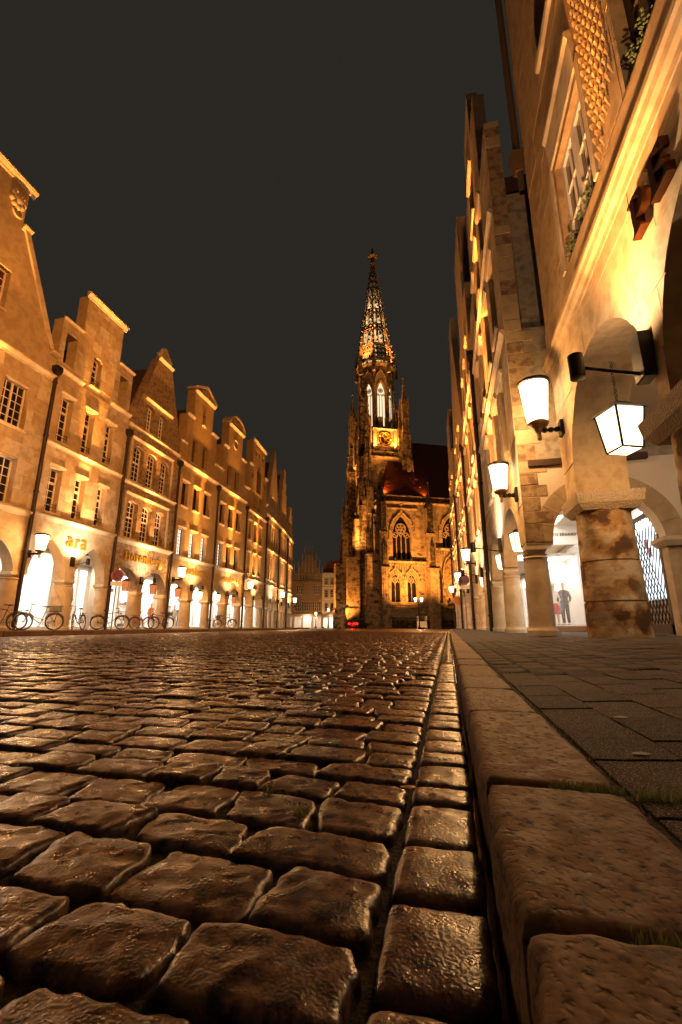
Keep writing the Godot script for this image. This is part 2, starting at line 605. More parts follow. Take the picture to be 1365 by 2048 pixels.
# ---------------------------------------------------------------- facade parts
# wall blocks one by one: rows of stones, clipped by the outline and the openings
func ashlar(parent: Node, outline: PackedVector2Array, holes: Array, y0: float, y1: float, bh: float, bw: float, mats: Array, depth := 0.02, most := 280) -> int:
	var lo := 1e9
	var hi := -1e9
	for p in outline:
		lo = minf(lo, p.x)
		hi = maxf(hi, p.x)
	var count := 0
	var y := y0
	var row := 0
	while y < y1 - 0.05:
		var h := minf(bh * rng.randf_range(0.85, 1.2), y1 - y)
		var x := lo - rng.randf_range(0.1, bw)
		while x < hi:
			var w := bw * rng.randf_range(0.65, 1.35)
			var cell := inset2(rect2(x, y, x + w, y + h), 0.006)
			var got := Geometry2D.intersect_polygons(outline, cell)
			for ho in holes:
				var next: Array[PackedVector2Array] = []
				for p in got:
					next.append_array(Geometry2D.clip_polygons(p, ho))
				got = next
			for p in got:
				if p.size() < 3 or Geometry2D.is_polygon_clockwise(p) or count >= most:
					continue
				var g := G.new()
				g.extr(p, 0.0, depth + rng.randf_range(-0.004, 0.005), [], false)
				part("stone_block", g, M[mats[rng.randi() % mats.size()]], parent)
				count += 1
			x += w
		y += h
		row += 1
	return count


func column(parent: Node, x: float, z: float, y0: float, ycap: float, r: float, m: Material, capm: Material, capw := 0.0, fl := false) -> void:
	var g := G.new()
	var h := ycap - y0
	g.lathe([Vector2(r * 1.16, y0), Vector2(r * 1.16, y0 + 0.10), Vector2(r * 1.03, y0 + 0.16), Vector2(r, y0 + 0.2), Vector2(r * 0.97, y0 + h * 0.5), Vector2(r * 0.9, ycap - 0.32), Vector2(r * 0.98, ycap - 0.28), Vector2(r * 0.9, ycap - 0.24), Vector2(r * 0.98, ycap - 0.2)], 24, Vector3(x, 0, z))
	if fl:
		for k in 7:
			var path := []
			for j in 15:
				var a := TAU * k / 7.0 + j * 0.16
				path.append(Vector3(x + cos(a) * r * 0.95, y0 + 0.2 + (h - 0.55) * j / 14.0, z + sin(a) * r * 0.95))
			g.tube(path, 0.075, 6)
	var c := part("column", g, m, parent)
	var cg := G.new()
	var w: float = capw if capw > 0 else r * 1.18
	cg.frust(x, z, ycap - 0.2, w * 0.86, w * 0.86, ycap - 0.11, w * 1.1, w * 1.1)
	cg.frust(x, z, ycap - 0.11, w * 1.1, w * 1.1, ycap - 0.02, w * 1.1, w * 1.1)
	cg.frust(x, z, ycap - 0.02, w * 1.1, w * 1.1, ycap, w * 1.04, w * 1.04)
	part("capital", cg, capm, c)


# a lamp cylinder on a bracket arm: washes its facade from below
func arm_spot(parent: Node, x: float, y: float, reach: float, top: float, e1: float, e2: float, big := 1.0, mid := 0.14, half := 32.0) -> void:
	var g := G.new()
	g.cbox(Vector3(x - 0.10 * big, y - 0.22 * big, 0.0), Vector3(x + 0.10 * big, y + 0.24 * big, 0.12 * big), 0.015)
	var b := part("spot_bracket", g, M.iron, parent)
	var a := G.new()
	a.bar(Vector3(x, y - 0.16 * big, 0.1), Vector3(x, y - 0.03, reach), 0.018 * big, 6)
	part("arm", a, M.iron, b)
	var h := G.new()
	h.lathe([Vector2(0.001, -0.17), Vector2(0.085, -0.16), Vector2(0.085, 0.14), Vector2(0.072, 0.14), Vector2(0.072, 0.10)], 14, Vector3(x, y, reach + 0.07))
	var hd := part("spot_head", h, M.iron, b)
	var l := G.new()
	l.lathe([Vector2(0.071, 0.10), Vector2(0.0005, 0.101)], 14, Vector3(x, y, reach + 0.07))
	part("spot_lens", l, M.spot_lens, hd)
	var at := Vector3(x, y + 0.17, reach + 0.07)
	spot(b, at, Vector3(x, top, 0.0), e1 * 1.15, 9.0, WARM, 0.05, 1.0)
	spot(b, at, Vector3(x, y + 6.5, 0.0), e1 * mid, half, WARM.lerp(SPOTC, 0.12), 0.05, 1.0)
	spot(b, at, Vector3(x, y + 1.8, 0.0), e2 * 2.3, 70.0, SPOTC, 0.05, 1.0)


func hanging_lantern(at: Vector3, drop: float, sz: float, glass: String, label: String, group: String, turn: float, e: float) -> void:
	var t := thing("hanging_lantern", label, "lantern", Transform3D(Basis(UP, turn), at), group)
	var r0 := 0.20 * sz
	var r1 := 0.275 * sz
	var h := 0.74 * sz
	var y := -drop
	var g := G.new()
	g.frust(0, 0, y, r1 * 1.16, r1 * 1.16, y + 0.03 * sz, r1 * 1.16, r1 * 1.16)
	g.frust(0, 0, y + 0.03 * sz, r1 * 1.1, r1 * 1.1, y + 0.2 * sz, 0.08 * sz, 0.08 * sz)
	part("roof", g, M.iron, t)
	var f := G.new()
	for sx in [-1, 1]:
		for s2 in [-1, 1]:
			f.bar(Vector3(sx * r0, y - h, s2 * r0), Vector3(sx * r1, y, s2 * r1), 0.022 * sz, 5)
			f.bar(Vector3(sx * r0, y - h, s2 * r0), Vector3(-sx * r0 if sx == s2 else sx * r0, y - h, s2 * r0 if sx == s2 else -s2 * r0), 0.022 * sz, 5)
	part("lantern_frame", f, M.iron, t)
	for k in 4:
		var q := G.new()
		var b := Basis(UP, k * PI / 2)
		var p := [b * Vector3(-r0, y - h, r0), b * Vector3(r0, y - h, r0), b * Vector3(r1, y, r1), b * Vector3(-r1, y, r1)]
		q.quad(p[0], p[3], p[2], p[1])
		part("glass_pane", q, M[glass], t)
	var q2 := G.new()
	q2.box(Vector3(-r0 * 0.9, y - h - 0.01, -r0 * 0.9), Vector3(r0 * 0.9, y - h, r0 * 0.9))
	part("bottom_pane", q2, M[glass], t)
	var c := G.new()
	var links := maxi(3, int(drop / 0.07))
	for k in links:
		var yy := -drop + 0.2 * sz + (drop - 0.2 * sz) * (k + 0.5) / links
		c.torus(Vector3(0, yy, 0), Vector3(1, 0, 0) if k % 2 else Vector3(0, 0, 1), 0.024, 0.007, 8, 4)
	part("chain", c, M.iron, t)
	if e > 0:
		omni(t, Vector3(0, y - h - 0.12, 0), e, LAMPC, 0.1)


# a tapered opal lamp on a wall bracket; the wall lies at local z = 0 and the lamp stands out along +z
func wall_lamp(tr: Transform3D, reach: float, hgt: float, r: float, label: String, e: float, group := "") -> void:
	var t := thing("wall_lamp", label, "lamp", tr, group)
	var g := G.new()
	g.cbox(Vector3(-0.11, -0.16, 0), Vector3(0.11, 0.16, 0.07), 0.012)
	part("wall_plate", g, M.iron, t)
	var a := G.new()
	a.bar(Vector3(0, 0, 0.05), Vector3(0, -0.02, reach), 0.032, 8)
	for k in 3:
		a.lathe([Vector2(0.03, -0.05), Vector2(0.055, -0.03), Vector2(0.055, 0.03), Vector2(0.03, 0.05)], 8, Vector3(0, -0.01, reach * (0.25 + 0.25 * k)))
	part("arm", a, M.iron, t)
	var b := G.new()
	var s := r / 0.3
	b.lathe([Vector2(0.02, -0.24 * s), Vector2(0.05 * s, -0.2 * s), Vector2(0.045 * s, -0.08 * s), Vector2(0.09 * s, 0.02 * s), Vector2(0.20 * s, 0.10 * s), Vector2(0.225 * s, 0.15 * s), Vector2(0.2 * s, 0.18 * s)], 20, Vector3(0, 0, reach))
	part("cup", b, M.copper, t)
	var y0 := 0.17 * s
	var o := G.new()
	o.lathe([Vector2(0.20 * s, y0), Vector2(r * 0.97, y0 + hgt), Vector2(0.001, y0 + hgt + 0.01)], 28, Vector3(0, 0, reach))
	part("lamp_glass", o, M.lamp_glass, t)
	var c := G.new()
	c.lathe([Vector2(r * 0.99, y0 + hgt - 0.01), Vector2(r * 1.12, y0 + hgt), Vector2(r * 1.12, y0 + hgt + 0.05), Vector2(r * 0.7, y0 + hgt + 0.10), Vector2(0.001, y0 + hgt + 0.12)], 28, Vector3(0, 0, reach))
	part("cap", c, M.iron, t)
	omni(t, Vector3(0, y0 + hgt * 0.45, reach + r + 0.12), e, LAMPC, 0.22)


func letters(parent: Node, text: String, at: Vector3, height: float, depth: float, m: Material, called := "lettering", serif := true, bold := true) -> MeshInstance3D:
	var t := TextMesh.new()
	var f := SystemFont.new()
	f.font_names = PackedStringArray(["Droid Serif" if serif else "Droid Sans"])
	f.font_weight = 700 if bold else 400
	t.font = f
	t.text = text
	t.font_size = 64
	t.pixel_size = height / 64.0 * 1.35
	t.depth = depth
	t.curve_step = 2.0
	t.horizontal_alignment = HORIZONTAL_ALIGNMENT_CENTER
	return part(called, t, m, parent, at)


# ---------------------------------------------------------------- ground
func road_y(x: float) -> float:
	return 0.09 * smoothstep(0.0, 1.0, clampf(-x / 8.0, 0, 1))


func walk_y(x: float, s: float) -> float:
	return 0.123 + 0.048 * clampf(x - 0.3, 0.0, 2.2) + 0.0015 * clampf(s, 0.0, 20.0)


# one paving stone on the quad a b c d (x, s): near left, near right, far right, far left
func sett(g: G, q: Array, base: Callable, depth: float, r: float, dome: float, amp: float, inner: int, corner := 0.1, wob := 0.006, worn := 0.0) -> void:
	var a: Vector2 = q[0]
	var b: Vector2 = q[1]
	var c: Vector2 = q[2]
	var d: Vector2 = q[3]
	var wx := a.distance_to(b)
	var wz := a.distance_to(d)
	var tx := []
	var tz := []
	var dr := []
	if inner > 2:
		var rx := minf(r / wx, 0.3)
		var rz := minf(r / wz, 0.3)
		for e in [[0.0, depth], [0.0, r], [0.12, r * 0.45], [0.42, r * 0.14], [1.0, 0.0]]:
			tx.append(rx * e[0]); tz.append(rz * e[0]); dr.append(e[1])
		for k in range(1, inner):
			tx.append(lerpf(rx, 1 - rx, float(k) / inner)); tz.append(lerpf(rz, 1 - rz, float(k) / inner)); dr.append(0.0)
		for k in range(4, -1, -1):
			tx.append(1 - tx[k]); tz.append(1 - tz[k]); dr.append(dr[k])
	else:
		var rx := minf(r / wx, 0.3)
		var rz := minf(r / wz, 0.3)
		tx = [0.0, rx, 0.5, 1 - rx, 1.0]
		tz = [0.0, rz, 0.5, 1 - rz, 1.0]
		dr = [depth, 0.0, 0.0, 0.0, depth]
	var n := tx.size()
	var k0 := g.v.size()
	var nm := PackedVector3Array()
	nm.resize(n * n)
	for j in n:
		for i in n:
			var uu: float = 2 * tx[i] - 1
			var vv: float = 2 * tz[j] - 1
			var k := 1.0 - corner * pow(absf(uu * vv), 5.0)
			var u := (uu * k + 1) / 2
			var w := (vv * k + 1) / 2
			var p := (a * (1 - u) + b * u) * (1 - w) + (d * (1 - u) + c * u) * w
			var drop := minf(depth, sqrt(dr[i] * dr[i] + dr[j] * dr[j]))
			var y: float = base.call(p.x, p.y) - drop + dome * (1 - uu * uu) * (1 - vv * vv)
			if amp > 0:
				y += amp * (fn.get_noise_3d(p.x * 900, 0, p.y * 900) + 0.5 * fn.get_noise_3d(p.x * 2600, 40, p.y * 2600)) * (1.0 if drop < depth else 0.0)
				p.x += wob * fn.get_noise_3d(p.x * 1400, 77 + drop * 500, p.y * 1400)
				p.y += wob * fn.get_noise_3d(p.x * 1400, 177 + drop * 500, p.y * 1400)
			g.v.append(Vector3(p.x, y, -p.y))
			if worn > 0:
				# rims rubbed pale, with a ragged edge
				var rim := minf(minf(tx[i], 1 - tx[i]) * wx, minf(tz[j], 1 - tz[j]) * wz)
				var rag := 0.016 + 0.03 * fn.get_noise_3d(p.x * 700, 300, p.y * 700) + 0.02 * fn.get_noise_3d(p.x * 2500, 310, p.y * 2500)
				g.c.append(g.col * worn if rim < rag else g.col)
			else:
				g.c.append(g.col)
	for j in n - 1:
		for i in n - 1:
			var p := j * n + i
			for t in [[p, p + n, p + n + 1], [p, p + n + 1, p + 1]]:
				var f: Vector3 = (g.v[k0 + t[2]] - g.v[k0 + t[0]]).cross(g.v[k0 + t[1]] - g.v[k0 + t[0]])
				for e in t:
					nm[e] += f
				g.i.append_array([k0 + t[0], k0 + t[1], k0 + t[2]])
	for k in n * n:
		g.n.append(nm[k].normalized())


func stone_tint() -> Color:
	var k := rng.randf_range(0.55, 1.4)
	var w := rng.randf_range(-0.08, 0.08)
	if rng.randf() < 0.13:
		return Color(k * 1.0, k * 0.72, k * 0.62)
	return Color(k * (1.0 + w), k, k * (1.0 - w * 1.4))


func sheet(x0: float, x1: float, s0: float, s1: float, nx: int, y: Callable) -> G:
	var g := G.new()
	for k in nx:
		var a := lerpf(x0, x1, float(k) / nx)
		var b := lerpf(x0, x1, float(k + 1) / nx)
		g.quad(W(a, y.call(a, s0), s0), W(a, y.call(a, s1), s1), W(b, y.call(b, s1), s1), W(b, y.call(b, s0), s0))
	return g


func ground() -> void:
	var g := G.new()
	g.quad(W(-400, -0.25, -200), W(-400, -0.25, 600), W(400, -0.25, 600), W(400, -0.25, -200))
	structure("ground", g, M.dirt)
	var road := Node3D.new()
	road.name = "road"
	road.set_meta("kind", "structure")
	add_child(road)
	part("joint_bed", sheet(-24, 0.02, -3, 34.0, 24, func(x, _s): return road_y(x) - 0.034), M.dirt, road)
	part("distant_paving", sheet(-70, 40, 33.9, 170, 60, func(x, _s): return road_y(x) - 0.004), M.far_setts, road)
	# rows of setts: [line at the gutter, line half a metre out] for the first rows, then an even pitch
	var ra := [0.235, 0.36, 0.487, 0.603, 0.742, 0.866, 1.02]
	var rb := [0.21, 0.355, 0.492, 0.622, 0.788, 0.91, 1.07]
	var first := [[], [-0.25, -0.45], [-0.32, -0.50, -0.68], [-0.264, -0.475, -0.66], [-0.362, -0.575, -0.77], [-0.274, -0.465, -0.64], []]
	while ra[-1] < 27.5:
		var st := rng.randf_range(0.12, 0.148)
		ra.append(ra[-1] + st)
		rb.append(maxf(rb[-1] + st * rng.randf_range(0.9, 1.1), ra[-1] - 0.02))
		if absf(rb[-1] - ra[-1]) > 0.09:
			rb[-1] = ra[-1] + 0.04
		first.append([])
	var u := 1.235
	var line := func(k: int, x: float) -> float:
		var t := clampf((-0.105 - x) / 0.4, 0.0, 1.0)
		return u * (lerpf(ra[k], rb[k], t) + 0.012 * fn.get_noise_2d(x * 60, k * 37.0) + 0.010 * sin(x * 0.7 + ra[k] * 0.4))
	var rest := G.new()
	var singles := []
	for k in ra.size() - 1:
		var s: float = ra[k] * u
		var x_end := maxf(-14.4 - 0.026 * (s - 13), -1.28 * s - 0.9)
		var x := -0.105
		var j := 0
		while x * u > x_end:
			var nx := x - rng.randf_range(0.135, 0.245)
			if j < first[k].size():
				nx = first[k][j]
			var gap := 0.0055 if s < 12 else 0.008
			var tilt := rng.randf_range(-0.02, 0.02)
			var q := [Vector2((nx - tilt + gap) * u, line.call(k, nx) + gap), Vector2((x - tilt * 0.6 - (0.0 if j == 0 else gap)) * u, line.call(k, x) + gap), Vector2((x + tilt * 0.6 - (0.0 if j == 0 else gap)) * u, line.call(k + 1, x) - gap), Vector2((nx + tilt + gap) * u, line.call(k + 1, nx) - gap)]
			if j == 0:
				q[1].x = x * u - 0.006
				q[2].x = x * u - 0.006 + rng.randf_range(-0.008, 0.004)
			var c: Vector2 = (q[0] + q[2]) / 2
			var lift := rng.randf_range(-0.007, 0.007)
			if (c.length() < 3.15 and singles.size() < 300):
				singles.append(1)
				var o := G.new()
				o.col = stone_tint()
				var near := c.length() < 1.7
				sett(o, q, func(px, _s): return road_y(px) + lift - 0.012, 0.07, 0.016, 0.002, 0.0042, 18 if near else 6, 0.10, 0.012, 1.9 if near else 0.0)
				part("sett", o, M.sett, road)
			else:
				rest.col = stone_tint()
				sett(rest, q, func(px, _s): return road_y(px) + lift * 1.3 - 0.012, 0.034, 0.024, 0.007, 0.003 if s < 7 else 0.0, 4 if s < 5.5 else 2, 0.1)
			x = nx
			j += 1
	part("far_sett_field", rest, M.sett, road).set_meta("kind", "stuff")
	# gutter course of single stones, and the wet channel beside it
	var gutter := Node3D.new()
	gutter.name = "gutter"
	gutter.set_meta("kind", "structure")
	add_child(gutter)
	var joints := [0.2, 0.37, 0.53, 0.698, 0.86, 1.047, 1.152]
	while joints[-1] < 40:
		joints.append(joints[-1] + rng.randf_range(0.105, 0.17))
	var far := G.new()
	for k in joints.size() - 1:
		var s0: float = joints[k] * u + 0.006
		var s1: float = joints[k + 1] * u - 0.006
		var sk := rng.randf_range(-0.012, 0.012)
		var q := [Vector2(-0.119, s0), Vector2(0.036 + rng.randf_range(-0.006, 0.004), s0 - sk), Vector2(0.036 + rng.randf_range(-0.006, 0.004), s1 - sk), Vector2(-0.119, s1)]
		var lift := rng.randf_range(-0.005, 0.004)
		var o: G = G.new() if k < 140 else far
		o.col = stone_tint() * 1.05
		sett(o, q, func(_x, _s): return lift - 0.008, 0.07, 0.018, 0.004, 0.004, 12 if k < 8 else (6 if k < 30 else 2), 0.1)
		if k < 140:
			part("gutter_stone", o, M.sett, gutter)
	part("far_gutter_stones", far, M.sett, gutter).set_meta("kind", "stuff")
	part("channel_bed", sheet(-0.14, 0.2, -2, 60, 1, func(_x, _s): return -0.075), M.dirt, gutter)
	part("channel_water", sheet(0.02, 0.085, -2, 30, 1, func(_x, _s): return -0.052), M.water, gutter)
	# kerb
	var kerb := Node3D.new()
	kerb.name = "kerb"
	kerb.set_meta("kind", "structure")
	add_child(kerb)
	var kj := [-0.1, 0.592, 1.045, 1.86]
	while kj[-1] < 56:
		kj.append(kj[-1] + rng.randf_range(0.55, 0.95))
	for k in kj.size() - 1:
		var o := G.new()
		o.col = stone_tint().lerp(Color.WHITE, 0.6)
		var q := [Vector2(0.052, kj[k] + 0.005), Vector2(0.302, kj[k] + 0.005), Vector2(0.302, kj[k + 1] - 0.005), Vector2(0.052, kj[k + 1] - 0.005)]
		var lift := rng.randf_range(-0.006, 0.006)
		sett(o, q, func(_x, _s): return 0.123 + lift, 0.24, 0.022, 0.002, 0.0022, 22 if k < 4 else (8 if k < 10 else 3), 0.05, 0.010)
		part("kerb_stone", o, M.kerb_stone, kerb)
	# pavement slabs in running bond
	var walk := Node3D.new()
	walk.name = "pavement"
	walk.set_meta("kind", "structure")
	add_child(walk)
	part("slab_bed", sheet(0.29, 14, -6, 9.2, 12, func(x, s): return walk_y(x, s) - 0.012), M.dirt, walk)
	part("distant_slabs", sheet(0.29, 14, 9.15, 60, 12, func(x, s): return walk_y(x, s) - 0.002), M.slab, walk)
	part("arcade_slabs", sheet(2.52, 14, -6, 9.16, 8, func(x, s): return walk_y(x, s) - 0.001), M.slab, walk)
	for cidx in 12:
		var x0 := 0.305 + 0.185 * cidx
		var s := 0.25 - fmod(cidx * 0.163, 0.33)
		while s < 9.1:
			var l := 0.33
			var bad := s > 1.0 + 0.0 and rng.randf() < 0.12
			var o := G.new()
			o.col = stone_tint().lerp(Color(0.95, 0.95, 0.95), 0.1)
			var lift := rng.randf_range(-0.003, 0.003)
			var tl := rng.randf_range(-0.012, 0.012) * (2.0 if bad else 1.0)
			if x0 > -0.2 + 0.13 * s * 0 and s + l > maxf(0.2, x0 * 0.9 - 0.3):
				var sc := s
				sett(o, [Vector2(x0 + 0.0015, s + 0.0015), Vector2(x0 + 0.1835, s + 0.0015), Vector2(x0 + 0.1835, s + l - 0.0015), Vector2(x0 + 0.0015, s + l - 0.0015)], func(px, ps): return walk_y(px, ps) + lift + tl * (ps - sc - 0.16), 0.05, 0.003, 0.0, 0.0012 if s < 2.5 else 0.0, 3 if s < 3 else 2, 0.01, 0.002)
				part("slab", o, M.slab, walk)
			s += l
	# grass and moss in the joints
	var t := G.new()
	var spots := []
	for k in 130:
		spots.append([Vector3(rng.randf_range(0.17, 0.30), 0.112, -1.045 + rng.randf_range(-0.009, 0.009)), 0.018])
		spots.append([Vector3(rng.randf_range(0.16, 0.36), 0.112, -0.592 + rng.randf_range(-0.009, 0.009)), 0.014])
		spots.append([Vector3(0.304 + rng.randf_range(0.0, 0.16), 0.122, -0.985 + rng.randf_range(-0.009, 0.009)), 0.022])
		spots.append([Vector3(0.303 + rng.randf_range(-0.004, 0.006), 0.115, -rng.randf_range(0.9, 3.0)), 0.013])
	for p in [[-0.275, 1.31], [-0.37, 1.18], [-0.50, 1.29], [-0.30, 1.71], [-0.62, 1.73], [-0.39, 0.99], [-0.87, 2.2], [-0.3, 2.6], [-0.7, 2.9], [-0.48, 3.3], [-0.25, 2.1], [-1.2, 3.6], [-0.9, 4.1], [-0.56, 2.35]]:
		for k in 16:
			spots.append([Vector3(p[0] + rng.randf_range(-0.018, 0.018), -0.02, -p[1] + rng.randf_range(-0.014, 0.014)), 0.024])
	for sp in spots:
		var a := rng.randf() * TAU
		var w := Vector3(cos(a), 0, sin(a)) * 0.0028
		var lean := Vector3(rng.randf_range(-1, 1), 0, rng.randf_range(-1, 1)) * 0.5
		var h: float = sp[1] * rng.randf_range(0.6, 1.4)
		t.tri(sp[0] - w, sp[0] + Vector3(0, h, 0) + lean * h, sp[0] + w)
	var gr := part("joint_grass", t, M.grass, self)
	gr.set_meta("kind", "stuff")
	tag(gr, "tufts of green grass and moss growing in the paving joints", "grass")
	# the pavement across the street, with its own kerb
	var lp := []
	for p in front_line():
		lp.append(p)
	var top := G.new()
	for k in lp.size() - 1:
		var a: Vector2 = lp[k]
		var b: Vector2 = lp[k + 1]
		top.quad(W(a.x + 2.7, 0.262, a.y), W(a.x - 9, 0.262, a.y), W(b.x - 9, 0.262, b.y), W(b.x + 2.7, 0.262, b.y))
	structure("pavement", top, M.slab)
	var lk := Node3D.new()
	lk.name = numbered("kerb_opposite")
	lk.set_meta("kind", "structure")
	add_child(lk)
	for k in lp.size() - 1:
		var a: Vector2 = lp[k]
		var b: Vector2 = lp[k + 1]
		var n := maxi(1, int(a.distance_to(b) / 1.0))
		for j in n:
			var p := a.lerp(b, float(j) / n)
			var q := a.lerp(b, float(j + 1) / n)
			var o := G.new()
			o.col = stone_tint().lerp(Color.WHITE, 0.6)
			sett(o, [Vector2(p.x + 2.69, p.y + 0.01), Vector2(p.x + 2.9, p.y + 0.01), Vector2(q.x + 2.9, q.y - 0.01), Vector2(q.x + 2.69, q.y - 0.01)], func(_x, _s): return 0.266, 0.24, 0.02, 0.0, 0.0, 3, 0.02)
			part("kerb_stone", o, M.kerb_stone, lk)


const KL := 1.15
func front_at(s: float) -> Vector2:
	var a := deg_to_rad(1.5)
	return Vector2(-15.2, 15.0) * KL + Vector2(-sin(a), cos(a)) * s * KL


func front_line() -> Array:
	var out := [front_at(-12.0), front_at(18.3)]
	for e in [[5.5, 6.5], [8.0, 6.2], [10.0, 6.0], [12.0, 6.4]]:
		var a := deg_to_rad(e[0])
		out.append(out[-1] + Vector2(-sin(a), cos(a)) * e[1])
	return out


# ---------------------------------------------------------------- houses
# o: outline, arches [[centre, half width, spring, rise, kind]], base, windows [[x0, x1, y0, y1, opts]], holes, cornices [[x0, x1, y, proj, h]], columns [[x, radius]]
func house_front(t: Node3D, o: Dictionary) -> void:
	var holes := []
	var thick: float = o.get("thick", 0.55)
	var yb: float = o.yb
	for a in o.arches:
		holes.append(arch2(a[0] - a[1], a[0] + a[1], yb - 2.0, a[2], a[3], a[4], 22))
	for w in o.windows:
		holes.append(arch2(w[0], w[1], w[2], w[3] - w[4].get("rise", 0.0), w[4].get("rise", 0.0), w[4].get("kind", "round"), 12))
	for h in o.get("holes", []):
		holes.append(h)
	var wm: StandardMaterial3D = M[o.get("wall", "sandstone")]
	var wall := part("wall", wall_mesh(o.outline, holes, -thick, 0.0), wm, t)
	if o.has("ashlar"):
		for a in o.ashlar:
			ashlar(wall, o.outline, holes, a[0], a[1], a[2], a[3], a[4], a[5] if a.size() > 5 else 0.02, a[6] if a.size() > 6 else 280)
	for w in o.windows:
		window(t, w[0], w[1], w[2], w[3], w[4])
		if w[4].get("lintel", false):
			var l := G.new()
			l.run_x([Vector2(-0.03, 0.0), Vector2(0.05, 0.0), Vector2(0.10, 0.10), Vector2(-0.03, 0.13)], w[0] - 0.12, w[1] + 0.12)
			part("lintel", l, M.sandstone_light, t, Vector3(0, w[3] + 0.05, 0))
	for c in o.cornices:
		var g := G.new()
		cornice(g, c[0], c[1], c[2], c[3], c[4])
		part("cornice", g, M[o.get("trim", "sandstone_light")], t)
	var base: float = o.base
	for c in o.get("columns", []):
		column(t, c[0], -thick / 2, base, yb, c[1], M[o.get("colm", "sandstone")], M[o.get("trim", "sandstone_light")], thick * 0.52, c.size() > 2)
	if o.has("roof"):
		var r: Array = o.roof     # x0, x1, eave, ridge
		var g := G.new()
		var mid: float = (r[0] + r[1]) / 2
		g.extr(PackedVector2Array([Vector2(r[0], r[2] - 1.5), Vector2(r[1], r[2] - 1.5), Vector2(r[1], r[2]), Vector2(mid, r[3]), Vector2(r[0], r[2])]), -11.0, -thick - 0.01)
		part("roof", g, M[o.get("roofm", "roof_dark")], t)
	var x0: float = o.x0
	var x1: float = o.x1
	if o.has("shop"):
		shop(t, x0, x1, base, o.shop)
	if o.has("pipe"):
		var g := G.new()
		var px: float = o.pipe[0]
		g.bar(Vector3(px, base, 0.13), Vector3(px, o.pipe[1], 0.13), 0.085, 8)
		for k in 5:
			var y: float = lerpf(base + 0.6, o.pipe[1] - 0.4, k / 4.0)
			g.lathe([Vector2(0.08, y - 0.05), Vector2(0.115, y - 0.04), Vector2(0.115, y + 0.04), Vector2(0.08, y + 0.05)], 8, Vector3(px, 0, 0.13))
		var pp := part("drainpipe", g, M.pipe, t)
		var hg := G.new()
		hg.frust(px, 0.15, o.pipe[1], 0.09, 0.09, o.pipe[1] + 0.2, 0.18, 0.15)
		hg.frust(px, 0.15, o.pipe[1] + 0.2, 0.18, 0.15, o.pipe[1] + 0.42, 0.18, 0.15)
		part("rain_hopper", hg, M.pipe, pp)
	for s in o.get("spots", []):
		arm_spot(t, s[0], s[1], 0.85, s[2], s[3], s[4])


